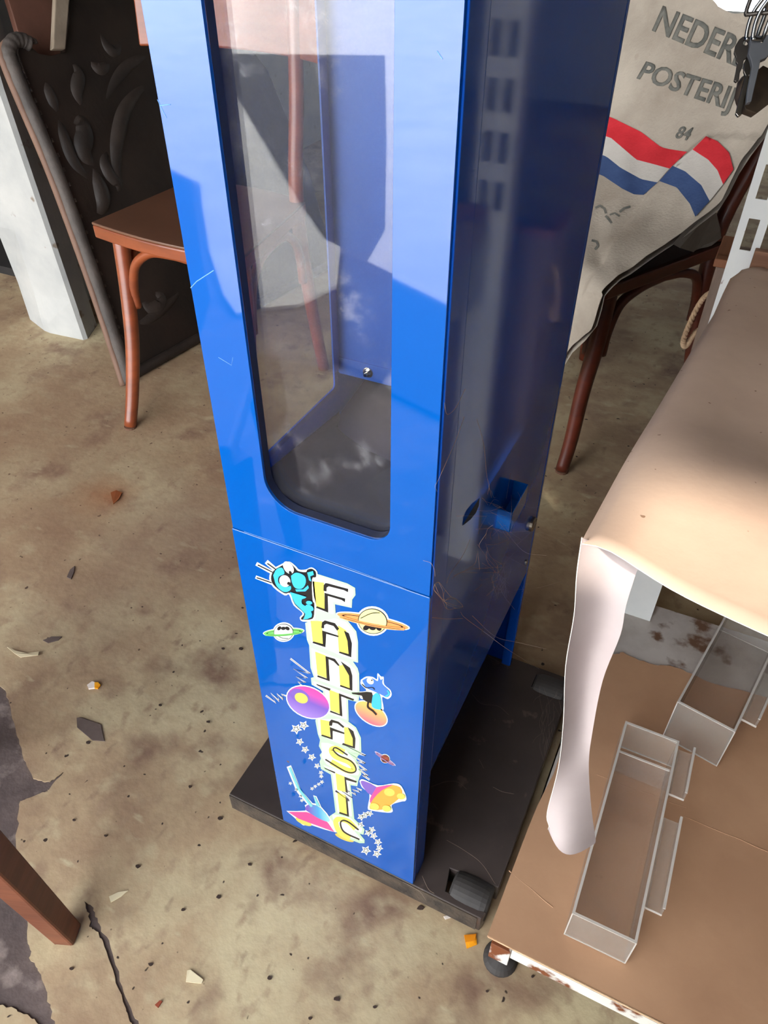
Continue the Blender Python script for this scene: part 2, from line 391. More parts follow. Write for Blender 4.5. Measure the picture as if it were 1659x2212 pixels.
sheet_m = mat('dark_reflection_sheet', (38, 35, 33), (48, 44, 42), rough=0.9, scale=40)  # for dark sheets added to give the mirrored brightness a clear edge
tag(MB().prism([(-2.75, -2.68, 0.003), (-1.92, -2.33, 0.003), (-1.73, -2.09, 0.003), (-1.41, -1.70, 0.003), (-1.15, -1.40, 0.003), (-0.95, -1.05, 0.003), (-1.6, -1.1, 0.003), (-2.4, -1.6, 0.003)], (0, 0, 0.008)).build('trim_2', sheet_m),
    'dark rubber matting left of the doorstep slab', None, None, 'structure')
tag(MB().prism([(-0.95, -1.90, 0.003), (0.2, -1.38, 0.003), (0.2, -0.95, 0.003), (-0.6, -1.2, 0.003), (-0.80, -1.60, 0.003)], (0, 0, 0.008)).build('trim_3', sheet_m),
    'dark rubber matting right of the doorstep slab', None, None, 'structure')

# ================================================================== THE BLUE VENDING MACHINE
W, D, ZB, H1, ZS = 0.198, 0.400, 0.0437, 0.2646, 0.5866
TOP = 1.48
blue = mat('blue_enamel', (2, 80, 164), (3, 86, 172), rough=0.45, spec=0.0, scale=3, coat=1.0, coat_rough=0.035, bump=0.02, bscale=90)
for _m in (blue,): _m.node_tree.nodes['Principled BSDF'].inputs['Coat IOR'].default_value = 1.72
speckle(blue, (96, 84, 92), 60, 0.80, 0.03, 1)
blue_side = mat('blue_enamel_side', (12, 74, 176), (14, 80, 184), rough=0.4, spec=0.0, scale=3, coat=0.85, coat_rough=0.07, bump=0.02, bscale=90)
blue_in = mat('blue_inside_panel', (14, 80, 172), (24, 90, 182), rough=0.4, scale=9)
base_m = mat('dark_laminate', (56, 49, 47), (72, 63, 60), rough=0.32, scale=6, bump=0.12)
speckle(base_m, (96, 82, 74), 40, 0.66, 0.06, 6)
edge_m = mat('chipped_board_edge', (44, 37, 32), (78, 66, 54), rough=0.85, scale=40, bump=0.6)
rubber = mat('black_rubber', (46, 43, 42), (60, 56, 54), rough=0.7, scale=20)
deck_m = mat('black_deck', (30, 31, 35), (44, 44, 48), rough=0.5, scale=14)
greyramp = mat('dusty_grey_plate', (128, 118, 120), (146, 136, 136), rough=0.6, scale=9)
chrome = mat('chrome', (200, 198, 192), rough=0.15, metal=1.0)
brass = mat('tarnished_steel', (150, 138, 122), rough=0.3, metal=1.0)
pane_m = clear('dusty_window_plastic', (0.95, 0.95, 0.95, 1), 0.014, (208, 206, 210), 22, 0.56, ior=1.62, smear=0.26)
pane_side = clear('side_window_plastic', (0.96, 0.96, 0.95, 1), 0.035, (208, 204, 204), 14, 0.55, ior=1.3, rough=0.15, smear=0.12)
rubber_seal = mat('dark_window_seal', (24, 30, 52), (34, 40, 60), rough=0.5)

vm = empty('vending_machine', (W / 2, D / 2, 0), 'tall narrow blue vending machine with a dusty window and space stickers', 'vending machine')
# window bezel with its rounded opening
out = rrect(0.0015, W - 0.0015, ZS + 0.0004, TOP, (0, 0, 0.0, 0.0))
win = rrect(0.0435, 0.160, 0.629, 1.36, (0.030, 0.020, 0.02, 0.02), 10)
me = plate([out, list(reversed(win))], 0.0015)
bz = place_mesh(me, 'window_bezel', lambda c: Vector((c.x, 0.0015 + c.z, c.y)), blue, vm, bevel=0.0006)
# opening reveal
rv = MB(); n = len(win)
rv.add([(p_[0], 0.003, p_[1]) for p_ in win] + [(p_[0], 0.011, p_[1]) for p_ in win], [(i, (i + 1) % n, n + (i + 1) % n, n + i) for i in range(n)])
rv.build('window_seal', rubber_seal, bz, smooth=True, fix=False)
# lower printed panel
lp = MB().box(0.0005, W - 0.0005, -0.0008, 0.003, ZB, ZS - 0.0004).build('lower_panel', blue, vm, bevel=0.0008)
# folded corner flanges
for xx, nm in ((0.0, 'flange'), (W - 0.002, 'flange')):
    MB().box(xx, xx + 0.002, 0.003, 0.0335, ZB, TOP).build(nm, blue_side if xx > 0.1 else blue, vm, bevel=0.0008)
MB().box(W - 0.003, W - 0.0005, 0.0345, D - 0.012, H1, TOP).build('side_panel', blue_side, vm, bevel=0.0006)
MB().box(W - 0.016, W - 0.0002, D - 0.012, D, ZB, TOP).build('rear_flange', blue_side, vm, bevel=0.0025)
# left side: frame around a clear side window
sl = [[(0.0335, ZB), (D, ZB), (D, TOP), (0.0335, TOP)], list(reversed(rrect(0.036, 0.196, 0.628, 1.36, (0.004,) * 4, 3)))]
me = plate(sl, 0.001)
place_mesh(me, 'side_frame', lambda c: Vector((0.001 + c.z, c.x, c.y)), blue_side, vm)
MB().box(0.0022, 0.0042, 0.034, 0.198, 0.624, 1.364).build('side_window', pane_side, vm)
MB().box(0.030, 0.172, 0.0115, 0.0140, 0.615, 1.375).build('front_window', pane_m, vm)
MB().box(0.002, W - 0.003, D - 0.003, D, ZB, TOP).build('back_panel', blue_side, vm)
MB().box(0, W, 0, D, TOP, TOP + 0.004).build('top_panel', blue, vm)
# inner partition with folded lip and nut
pt = MB().box(0.0046, W - 0.004, 0.200, 0.2015, 0.645, TOP - 0.01)
pt.box(0.0046, 0.0062, 0.188, 0.200, 0.650, TOP - 0.01)
pt = pt.build('partition', blue_in, vm)
MB().box(0.0062, W - 0.004, 0.1985, 0.200, 0.645, 0.6635).build('partition_lip', blue_in, pt, bevel=0.0004)
nb = Vector((0.040, 0.1985, 0.6545))
nt_ = MB().lathe(nb, [(0.0055, 0.0), (0.0055, -0.0010), (0.0045, -0.0012)], 'y', 20)
nt_.lathe(nb, [(0.0036, -0.001), (0.0036, -0.0045)], 'y', 6)
nt_.lathe(nb, [(0.0020, -0.0045), (0.0018, -0.0075)], 'y', 10)
nt_.build('nut', chrome, pt)
# black deck with a curved back edge, grey chute plate behind it
dk = []
for p_ in [(0.0045, 0.006, 0.6195), (W - 0.004, 0.006, 0.6195), (W - 0.004, 0.125, 0.606), (0.15, 0.124, 0.606), (0.094, 0.134, 0.604), (0.065, 0.141, 0.6035), (0.047, 0.149, 0.603), (0.030, 0.158, 0.602), (0.018, 0.168, 0.601), (0.013, 0.18, 0.600), (0.0045, 0.198, 0.598)]:
    dk.append(p_)
MB().prism(dk, (0, 0, -0.006)).build('deck', deck_m, vm)
MB().hexa([(0.0045, 0.118, 0.575), (W - 0.004, 0.118, 0.575), (W - 0.004, 0.39, 0.625), (0.0045, 0.39, 0.625),
           (0.0045, 0.118, 0.579), (W - 0.004, 0.118, 0.579), (W - 0.004, 0.39, 0.629), (0.0045, 0.39, 0.629)]).build('chute_plate', greyramp, vm)
MB().lathe((0.150, 0.088, 0.6), [(0.048, 0.006), (0.052, 0.012), (0.040, 0.014), (0.008, 0.015)], 'z', 32).build('dispensing_wheel', mat('dark_wheel', (40, 40, 42), (52, 52, 54), rough=0.45), vm, smooth=False)
# coin cup on the right side
cp = MB(); cx0, cx1, cy0, cy1, cz0, cz1 = W - 0.0006, W + 0.0155, 0.178, 0.231, 0.520, 0.5465
t = 0.0012
cp.box(cx0, cx1, cy0, cy1, cz0, cz0 + t); cp.box(cx1 - t, cx1, cy0, cy1, cz0, cz1); cp.box(cx0, cx1, cy0, cy0 + t, cz0, cz1); cp.box(cx0, cx1, cy1 - t, cy1, cz0, cz1)
cp.build('coin_cup', blue, vm, bevel=0.0004)
MB().lathe((W - 0.001, 0.361, 0.381), [(0.0105, 0), (0.0105, 0.004), (0.009, 0.006), (0.0088, 0.0055), (0.002, 0.0055)], 'x', 24).build('lock', brass, vm, smooth=False)
MB().lathe((W - 0.001, 0.372, 0.300), [(0.004, 0), (0.004, 0.002), (0.002, 0.003)], 'x', 14).build('screw', brass, vm)
# base board with two wheel notches
bx0, bx1, by0, by1 = -0.0894, 0.2990, -0.0015, 0.408
bs = [[(bx0, by0), (bx1 - 0.007, by0), (bx1 - 0.004, by0 + 0.010), (bx1 - 0.060, by0 + 0.012), (bx1 - 0.066, by0 + 0.041), (bx1, by0 + 0.046), (bx1, 0.362), (bx1 - 0.057, 0.366), (bx1 - 0.057, 0.393), (bx1, 0.396), (bx1, by1), (bx0, by1)]]
me = plate(bs, (ZB - 0.006) / 2)
bd = place_mesh(me, 'base_board', lambda c: Vector((c.x, c.y, c.z + (ZB - 0.006) / 2 + 0.006)), base_m, vm, bevel=0.0012)
MB().box(bx0 + 0.0005, bx1 - 0.012, by0 - 0.0012, by0 + 0.0005, 0.007, ZB - 0.002).build('edge_strip', edge_m, bd)
for wy in (0.0255, 0.3795):
    wh = MB().lathe((0.243, wy, 0.0255 + FZ), [(0.010, 0), (0.020, 0.0), (0.0235, 0.003), (0.0248, 0.010), (0.0253, 0.025), (0.0248, 0.042), (0.0235, 0.049), (0.020, 0.052), (0.010, 0.052)], 'x', 28)
    wh.build('wheel', rubber, vm, smooth=False)
for fx in (bx0 + 0.03, 0.1):
    for fy in (0.03, 0.38): MB().lathe((fx, fy, FZ), [(0.012, 0), (0.012, 0.0045)], 'z', 14).build('base_foot', rubber, vm)

scr = mat('pale_scratch', (104, 160, 220), (130, 180, 230), rough=0.5)
for pts, r_ in (([(412, 622), (425, 608), (462, 584)], 0.0006), ([(472, 772), (500, 789), (503, 772)], 0.0003), ([(527, 1148), (620, 1180), (715, 1213), (903, 1282)], 0.00028), ([(340, 215), (352, 240), (360, 255)], 0.0004), ([(345, 228), (368, 226)], 0.0005), ([(944, 110), (956, 128)], 0.0004)):
    MB().tube([ony(x, y, -0.0001) for x, y in pts], r_ * 0.6, 5).build('scratch', scr, bz)
# ---------------------------------------------------------------- space stickers on the lower panel (flat print)
PR = {}
def ink(name, c, rough=0.28): return mat('print_' + name, c, rough=rough, coat=0.4)
INK = dict(white=ink('white', (222, 228, 222)), glow=ink('pale_green', (178, 214, 176)), black=ink('black', (20, 20, 24)), yellow=ink('yellow', (240, 222, 92)),
           ochre=ink('ochre', (206, 184, 80)), sky=ink('sky_blue', (56, 176, 226)), mid=ink('mid_blue', (60, 112, 196)), cream=ink('cream', (236, 228, 150)),
           orange=ink('orange', (236, 148, 84)), green=ink('leaf_green', (110, 190, 96)), red=ink('dull_red', (140, 60, 50)), pink=ink('pink', (212, 70, 140)),
           purple=ink('purple', (118, 86, 176)), lilac=ink('lilac', (170, 130, 176)), teal=ink('teal', (110, 190, 196)), amber=ink('amber', (246, 158, 62)),
           olive=ink('olive_yellow', (200, 196, 90)), navy=ink('outline_grey', (70, 60, 90)))
def c1(p_): return ony(520 + p_[0] / 4.1475, 1180 + p_[1] / 4.1475)
def c2(p_): return ony(540 + p_[0] / 4.1475, 1540 + p_[1] / 4.1475)
class Print:
    def __init__(self, name, tr): self.name = name; self.tr = tr; self.mb = MB(); self.mats = []; self.k = 0
    def poly(self, pts, colr, layer=None, smooth=0):
        if smooth: pts = [(q.x, q.y) for q in curve_pts([(a, b, 0) for a, b in list(pts) + [pts[0]]], smooth)[:-1]]
        M = INK[colr] if isinstance(colr, str) else colr
        if M not in self.mats: self.mats.append(M)
        self.mb.cur = self.mats.index(M)
        self.k += 1; y = -0.00095 - 0.00009 * (self.k if layer is None else layer)
        q = [self.tr(p_) for p_ in pts]
        a = sum(q[i].x * q[(i + 1) % len(q)].z - q[(i + 1) % len(q)].x * q[i].z for i in range(len(q)))
        if a < 0: q.reverse()
        self.mb.add([(v_.x, y, v_.z) for v_ in q], [tuple(range(len(q)))]); return self
    def ell(self, c, a, b, ang, colr, layer=None, n=28):
        t_ = math.radians(ang); ca, sa = math.cos(t_), math.sin(t_)
        return self.poly([(c[0] + a * math.cos(u) * ca - b * math.sin(u) * sa, c[1] + a * math.cos(u) * sa + b * math.sin(u) * ca) for u in (2 * math.pi * k / n for k in range(n))], colr, layer)
    def stroke(self, pts, w, colr, layer=None, smooth=0):
        if smooth: pts = [(q.x, q.y) for q in curve_pts([(a, b, 0) for a, b in pts], smooth)]
        L = []; R_ = []
        for i, p_ in enumerate(pts):
            a = pts[max(i - 1, 0)]; b = pts[min(i + 1, len(pts) - 1)]; dx, dy = b[0] - a[0], b[1] - a[1]; l = math.hypot(dx, dy) or 1
            L.append((p_[0] - dy / l * w / 2, p_[1] + dx / l * w / 2)); R_.append((p_[0] + dy / l * w / 2, p_[1] - dx / l * w / 2))
        M = INK[colr]
        if M not in self.mats: self.mats.append(M)
        self.mb.cur = self.mats.index(M); self.k += 1; y = -0.00095 - 0.00009 * (self.k if layer is None else layer)
        q = [self.tr(p_) for p_ in L + R_]; n_ = len(pts)
        self.mb.add([(v_.x, y, v_.z) for v_ in q], [(i, n_ + i, n_ + i + 1, i + 1) for i in range(n_ - 1)]); return self
    def star(self, c, r_, colr='white'):
        for rr, cc in ((r_ * 1.0, colr), (r_ * 0.62, 'black'), (r_ * 0.4, colr)):
            self.poly([(c[0] + rr * (1 if k % 2 == 0 else 0.5) * math.cos(-1.57 + k * math.pi / 5 + 0.5) * 1.1, c[1] + rr * (1 if k % 2 == 0 else 0.5) * math.sin(-1.57 + k * math.pi / 5 + 0.5)) for k in range(10)], cc)
        return self
    def done(self, label=None):
        o = self.mb.build(self.name, self.mats, lp, fix=False)
        if label: o['label'] = label
        return o

# lettering F A N T A S T I C, stacked
L = Print('lettering_print', c1)
both = lambda q: (q[0] + (540 - 520) * 4.1475, q[1] + (1540 - 1180) * 4.1475)      # second close-up into the frame of the first
glow = [(690, 240), (960, 325), (1030, 365), (1034, 430), (1004, 470), (1000, 545), (850, 512), (856, 606), (960, 655), (1040, 755), (1056, 850), (1056, 1036), (1010, 1024), (1052, 1085), (1066, 1135), (1068, 1300), (1060, 1390), (966, 1368), (972, 1560)] + \
    [both(q) for q in [(880, 65), (955, 122), (998, 215), (1002, 340), (955, 400), (975, 460), (1003, 540), (985, 568), (975, 600), (965, 650), (905, 640), (920, 760), (938, 942), (1000, 1000), (1030, 1035), (1020, 1085), (985, 1075), (1030, 1130), (1030, 1160), (985, 1160), (880, 1120), (790, 1075), (735, 1000), (715, 920), (770, 882), (748, 700), (728, 545), (640, 495), (628, 430), (640, 400), (628, 370), (650, 345), (622, 290), (632, 235), (612, 180), (590, 60)]] + \
    [(690, 1530), (745, 1490), (742, 1290), (640, 1232), (634, 1172), (660, 1165), (630, 1080), (618, 880), (598, 830), (583, 680), (640, 652), (645, 300)]
cxm = sum(q[0] for q in glow) / len(glow)
L.poly(glow, 'glow', 2)
L.poly([(700, 262), (955, 345), (1012, 378), (1014, 425), (985, 455), (984, 522), (830, 488), (838, 600), (700, 560), (655, 440), (660, 300)], 'white', 3)
L.poly([(612, 690), (660, 668), (850, 640), (950, 672), (1025, 765), (1038, 850), (1038, 1012), (900, 970), (812, 930), (640, 860)], 'white', 3)
L.poly([(640, 905), (700, 930), (960, 1030), (1030, 1095), (1048, 1140), (1050, 1300), (900, 1265), (680, 1180), (650, 1080)], 'white', 3)
L.poly([(655, 1200), (900, 1290), (1045, 1345), (1042, 1372), (948, 1348), (955, 1545), (790, 1490), (760, 1290), (665, 1240)], 'white', 3)
L.poly([both(q) for q in [(615, 50), (800, 45), (940, 130), (980, 215), (982, 330), (760, 250), (625, 185)]], 'white', 3)
L.poly([both(q) for q in [(645, 260), (700, 262), (860, 320), (950, 430), (985, 530), (970, 552), (860, 540), (690, 450), (650, 390)]], 'white', 3)
L.poly([both(q) for q in [(660, 460), (770, 500), (950, 580), (945, 630), (890, 622), (905, 770), (918, 920), (790, 890), (762, 690), (745, 540)]], 'white', 3)
L.poly([both(q) for q in [(740, 900), (900, 930), (1010, 1030), (1000, 1065), (930, 1040), (1015, 1140), (880, 1105), (765, 1010)]], 'white', 3)
Y_, K_ = 'yellow', 'black'
for pts in ([(650, 305), (752, 318), (755, 440), (772, 572), (686, 530), (662, 440)], [(632, 660), (735, 662), (738, 745), (745, 872), (650, 842)], [(872, 745), (880, 700), (950, 745), (985, 962), (885, 932)],
            [(672, 935), (766, 970), (780, 1176), (692, 1142)], [(885, 1062), (935, 1050), (975, 1100), (992, 1268), (896, 1235)], [(798, 1275), (884, 1310), (895, 1494), (810, 1460)]):
    L.poly(pts, Y_, 4)
for pts in ([(635, 50), (722, 68), (722, 190), (735, 212), (642, 188)], [(848, 118), (880, 122), (922, 160), (935, 292), (852, 265)], [(770, 530), (852, 562), (866, 702), (786, 682)], [(786, 702), (862, 732), (880, 902), (806, 880)]):
    L.poly([both(q) for q in pts], Y_, 4)
L.stroke([both(q) for q in [(850, 345), (770, 312), (735, 325), (770, 380), (880, 425), (930, 470), (925, 510), (860, 500), (730, 430)]], 50, Y_, 4, 5)
L.stroke([both(q) for q in [(950, 1030), (880, 962), (790, 945), (775, 985), (810, 1060), (900, 1115)]], 46, Y_, 4, 5)
for pts in ([(748, 390), (750, 340), (766, 320), (790, 324), (970, 374), (966, 402), (930, 384), (795, 350), (776, 362), (775, 396)],
            [(758, 408), (942, 460), (940, 492), (910, 472), (786, 436), (790, 585), (680, 542), (690, 528), (757, 552)],
            [(728, 722), (735, 672), (760, 655), (850, 680), (888, 730), (870, 748), (838, 706), (776, 686), (755, 697), (752, 728)],
            [(735, 745), (886, 794), (880, 806), (772, 776), (765, 896), (648, 857), (656, 843), (742, 866)],
            [(930, 745), (975, 770), (1002, 860), (996, 986), (885, 946), (890, 933), (972, 956), (962, 840)],
            [(765, 975), (850, 1000), (892, 1058), (880, 1064), (838, 1022), (792, 1002), (803, 1201), (690, 1161), (696, 1147), (776, 1176)],
            [(900, 1020), (985, 1080), (1005, 1150), (1006, 1286), (893, 1246), (900, 1233), (982, 1262), (976, 1150)],
            [(680, 1224), (812, 1268), (802, 1287), (690, 1237)], [(885, 1308), (1021, 1360), (1015, 1376), (905, 1336), (916, 1516), (803, 1476), (810, 1463), (892, 1496)]):
    L.poly(pts, K_, 5)
for pts in ([(714, 105), (716, 70), (735, 50), (800, 70), (852, 115), (840, 127), (790, 87), (746, 77), (740, 107)], [(720, 118), (852, 168), (850, 182), (746, 151), (746, 232), (643, 197), (650, 184), (728, 210)],
            [(880, 118), (932, 155), (950, 220), (946, 312), (828, 276), (838, 260), (926, 290), (925, 220)], [(665, 480), (770, 522), (764, 534), (680, 494)], [(850, 562), (962, 604), (956, 617), (866, 592), (882, 712), (862, 702)],
            [(860, 738), (880, 780), (892, 922), (800, 892), (808, 878), (874, 900)]):
    L.poly([both(q) for q in pts], K_, 5)
L.stroke([both(q) for q in [(880, 370), (780, 305), (752, 322), (800, 372), (905, 420), (952, 480), (940, 522), (860, 515), (680, 408)]], 13, K_, 5, 5)
L.stroke([both(q) for q in [(978, 1040), (890, 972), (838, 955), (815, 985), (850, 1060), (985, 1126)]], 14, K_, 5, 5)
L.done('yellow and black lettering with a pale green glow')

# ringed planets
def planet(tr, c, a, ring_a, ring_b, ang, ringc, body, up):
    P = Print('planet_print', tr)
    P.ell(c, ring_a * 1.04, ring_b * 1.6, ang, 'white').ell(c, a * 1.12, a * 1.0, ang, 'white')
    P.ell(c, ring_a, ring_b * 1.25, ang, ringc).ell(c, ring_a * 0.86, ring_b * 0.75, ang, 'black').ell(c, ring_a * 0.80, ring_b * 0.62, ang, ringc)
    P.ell(c, a, a * 0.86, ang, 'black').ell(c, a * 0.95, a * 0.81, ang, body)
    for k in (-1, 0, 1):
        P.ell((c[0] + k * a * 0.42, c[1] + up * a * 0.42), a * 0.24, a * 0.17, ang + 40 * k, 'black')
    P.stroke([(c[0] - a * 0.8, c[1] - up * a * 0.22), (c[0] - a * 0.1, c[1] - up * a * 0.55), (c[0] + a * 0.5, c[1] - up * a * 0.6)], a * 0.05, 'black', None, 4)
    t_ = math.radians(ang); ca, sa = math.cos(t_), math.sin(t_)
    def R2(u, v_): return (c[0] + u * ca - v_ * sa, c[1] + u * sa + v_ * ca)
    P.stroke([R2(-ring_a * 0.9, ring_b * 0.3), R2(-ring_a * 0.5, ring_b * 0.75), R2(0, ring_b * 0.9), R2(ring_a * 0.5, ring_b * 0.75), R2(ring_a * 0.9, ring_b * 0.3)], ring_b * 0.75, ringc, None, 4)
    P.stroke([R2(-ring_a * 0.8, ring_b * 0.5), R2(-ring_a * 0.4, ring_b * 0.8), R2(0, ring_b * 0.95), R2(ring_a * 0.4, ring_b * 0.8), R2(ring_a * 0.8, ring_b * 0.5)], ring_b * 0.1, 'black', None, 4)
    P.done()
planet(c1, (1188, 662), 132, 326, 34, 11, 'orange', 'cream', 1)
planet(c1, (390, 762), 88, 180, 24, -4, 'green', 'white', -1)
planet(c2, (1215, 402), 40, 108, 9, 34, 'lilac', 'red', 1)

# flying discs with zigzag rays
def zig(P, pts, w=16):
    P.stroke(pts, w, 'white').stroke(pts, w * 0.32, 'navy')
ufo = Print('flying_disc_print', c1)
zig(ufo, [(450, 1000), (625, 1135), (480, 1095), (600, 1175), (505, 1165), (585, 1215), (520, 1210), (560, 1250)])
zig(ufo, [(230, 1330), (320, 1395), (275, 1310), (350, 1380), (330, 1315), (385, 1365), (372, 1320), (418, 1335)])
ufo.ell((610, 1388), 208, 140, 24, 'white')
purp = grad('print_purple_disc', [(0.0, (150, 120, 196)), (0.55, (112, 84, 176)), (1.0, (224, 70, 150))], 'Z', c1((610, 1530)).z, c1((560, 1240)).z)
ufo.ell((610, 1388), 198, 130, 24, purp).ell((540, 1335), 92, 58, 30, 'purple').ell((550, 1350), 62, 44, 25, 'olive').ell((552, 1346), 32, 24, 25, 'yellow')
ufo.done('purple flying disc with zigzag rays')
ufo = Print('flying_disc_print', c1)
ufo.ell((1172, 1492), 168, 92, 33, 'white')
orng = grad('print_orange_disc', [(0.0, (232, 92, 120)), (1.0, (248, 176, 96))], 'Z', c1((1172, 1590)).z, c1((1100, 1400)).z)
ufo.ell((1172, 1492), 158, 82, 33, orng)
ufo.done('orange flying disc')

# two little blue space creatures
al = Print('creature_print', c1)
al.stroke([(145, 150), (300, 235)], 34, 'white').stroke([(235, 130), (330, 215)], 40, 'white').stroke([(140, 268), (290, 325)], 30, 'white')
al.poly([(375, 150), (440, 128), (500, 170), (530, 200), (590, 200), (640, 180), (690, 215), (690, 270), (665, 300), (680, 480), (680, 575), (665, 655), (560, 665), (535, 630), (560, 590), (480, 520), (440, 425), (400, 432), (300, 360), (262, 280), (290, 200)], 'white', None, 3)
al.stroke([(160, 160), (300, 228)], 9, 'black').stroke([(245, 145), (330, 205)], 9, 'black').stroke([(150, 272), (285, 318)], 9, 'black')
al.poly([(380, 160), (440, 138), (490, 180), (520, 212), (590, 222), (605, 200), (645, 192), (678, 220), (680, 268), (645, 285), (650, 470), (665, 500), (665, 575), (650, 640), (560, 648), (550, 630), (575, 590), (492, 510), (450, 410), (400, 412), (310, 345), (280, 280), (302, 210)], 'black', None, 3)
al.poly([(300, 250), (330, 195), (380, 182), (400, 235), (350, 262), (350, 320), (420, 352), (455, 345), (455, 380), (400, 400), (330, 345)], 'sky', None, 3)
al.ell((437, 180), 40, 62, -35, 'white').ell((405, 300), 48, 54, -30, 'white').ell((455, 225), 12, 18, -30, 'black').ell((440, 320), 14, 14, 0, 'black')
al.poly([(462, 250), (510, 222), (580, 250), (595, 310), (560, 365), (500, 360), (470, 310)], 'sky', None, 3)
al.poly([(500, 372), (570, 372), (615, 335), (622, 360), (590, 390), (510, 392)], 'sky')
al.poly([(452, 395), (600, 440), (560, 460), (560, 500), (590, 520), (640, 565), (645, 620), (570, 640), (590, 590), (500, 500)], 'sky', None, 2)
al.poly([(608, 220), (660, 205), (668, 240), (635, 255), (645, 300), (625, 290)], 'sky').ell((625, 490), 28, 17, 5, 'sky').ell((628, 535), 40, 25, 30, 'sky')
al.done('small blue cartoon creature peering round a letter')
al = Print('creature_print', c1)
al.poly([(1080, 1190), (1130, 1160), (1190, 1165), (1225, 1185), (1230, 1130), (1262, 1160), (1285, 1165), (1290, 1230), (1345, 1280), (1355, 1330), (1320, 1362), (1270, 1345), (1285, 1450), (1250, 1470), (1200, 1450), (1230, 1500), (1180, 1500), (1140, 1420), (1140, 1370), (1080, 1360), (1060, 1325), (990, 1320), (995, 1295), (1130, 1290), (1080, 1230)], 'white', None, 3)
al.poly([(1092, 1195), (1135, 1172), (1190, 1178), (1232, 1200), (1240, 1150), (1258, 1190), (1278, 1180), (1275, 1225), (1335, 1285), (1340, 1325), (1310, 1345), (1250, 1315), (1180, 1285), (1130, 1260)], 'mid', None, 3)
al.ell((1165, 1200), 34, 26, 35, 'white').ell((1180, 1192), 7, 7, 0, 'black')
al.poly([(1000, 1302), (1080, 1300), (1180, 1300), (1185, 1380), (1150, 1390), (1100, 1362), (1090, 1330), (1010, 1316)], 'black', None, 2)
al.poly([(1188, 1330), (1220, 1305), (1255, 1330), (1265, 1440), (1235, 1452), (1180, 1425)], 'sky', None, 3)
al.stroke([(1090, 1225), (1130, 1258), (1185, 1255), (1205, 1275)], 7, 'black', None, 4)
al.stroke([(1150, 1380), (1145, 1430), (1190, 1465), (1222, 1500)], 16, 'black', None, 4)
al.stroke([(1300, 1338), (1335, 1310), (1320, 1280)], 14, 'sky', None, 4)
al.done('small blue cartoon creature riding an orange disc')

# small stars
for grp_ in ([(485, 105, 46), (418, 138, 50), (450, 252, 36), (498, 322, 36), (558, 390, 36), (605, 468, 28), (640, 528, 22), (642, 562, 20), (648, 612, 20), (620, 632, 18), (588, 652, 18), (560, 672, 18), (366, 625, 18), (420, 682, 18), (456, 740, 18), (468, 778, 18)],
             [(1078, 895, 30), (1040, 905, 34), (1000, 925, 36), (990, 1000, 40), (1095, 1040, 34), (1062, 1068, 34), (1112, 1095, 34), (1150, 1150, 36), (1162, 1205, 34), (1140, 1255, 40), (1042, 1225, 46)]):
    for (a, b, r_) in grp_:
        Print('star_print', c2).star((a, b), r_).done()
# rocket glider
rk = Print('rocket_print', c2)
rk.stroke([(352, 470), (440, 690), (560, 830)], 42, 'white').poly([(570, 730), (600, 740), (650, 850), (600, 830)], 'white')
rk.poly([(330, 870), (500, 868), (495, 820), (560, 800), (640, 830), (740, 960), (780, 1065), (560, 1000), (480, 1000), (400, 930)], 'white', None, 2)
rk.ell((485, 968), 78, 24, 24, 'olive')
rk.poly([(345, 878), (510, 880), (600, 910), (690, 960), (760, 1058), (560, 985), (440, 940)], 'pink')
rk.poly([(500, 860), (510, 822), (560, 812), (640, 845), (720, 950), (690, 965), (600, 925)], grad('print_rocket_body', [(0.0, (150, 210, 226)), (0.5, (70, 150, 200)), (1.0, (110, 80, 170))], 'X', c2((720, 900)).x, c2((520, 860)).x), None, 2)
rk.stroke([(360, 480), (440, 670), (560, 830)], 22, 'teal').poly([(578, 740), (592, 745), (635, 832), (600, 820)], 'teal')
rk.ell((850, 1112), 90, 22, 22, 'ochre', 1)
rk.done('pink and purple rocket glider')
# bell-shaped craft
bl = Print('flying_bell_print', c2)
zig(bl, [(810, 260), (1040, 375), (880, 345), (1035, 445), (940, 425), (1050, 510), (975, 495), (1060, 560), (1015, 550), (1075, 592)])
zig(bl, [(770, 690), (895, 780), (825, 690), (920, 755), (880, 690), (955, 725), (925, 680), (985, 700), (960, 665), (1005, 685)])
bl.poly([(985, 600), (1020, 585), (1150, 640), (1290, 622), (1360, 645), (1405, 745), (1395, 780), (1360, 785), (1275, 815), (1285, 870), (1240, 885), (1090, 865), (1060, 840), (1075, 720), (1010, 660)], 'white', None, 3)
bl.poly([(995, 608), (1020, 598), (1140, 655), (1100, 735), (1020, 660)], 'purple', None, 2)
bl.poly([(1140, 655), (1285, 632), (1180, 700), (1090, 800), (1080, 760), (1100, 720)], 'pink', None, 2)
bl.poly([(1285, 635), (1350, 655), (1370, 720), (1300, 790), (1200, 855), (1100, 855), (1075, 830), (1110, 760), (1190, 680)], 'amber', None, 2)
for (a, b, r_) in ((1255, 700, 48), (1360, 735, 38), (1122, 825, 42), (1232, 842, 40)): bl.ell((a, b), r_, r_ * 0.72, 10, 'olive').ell((a + 6, b + 4), r_ * 0.5, r_ * 0.34, 10, 'yellow')
bl.done('bell-shaped craft with four lamps')

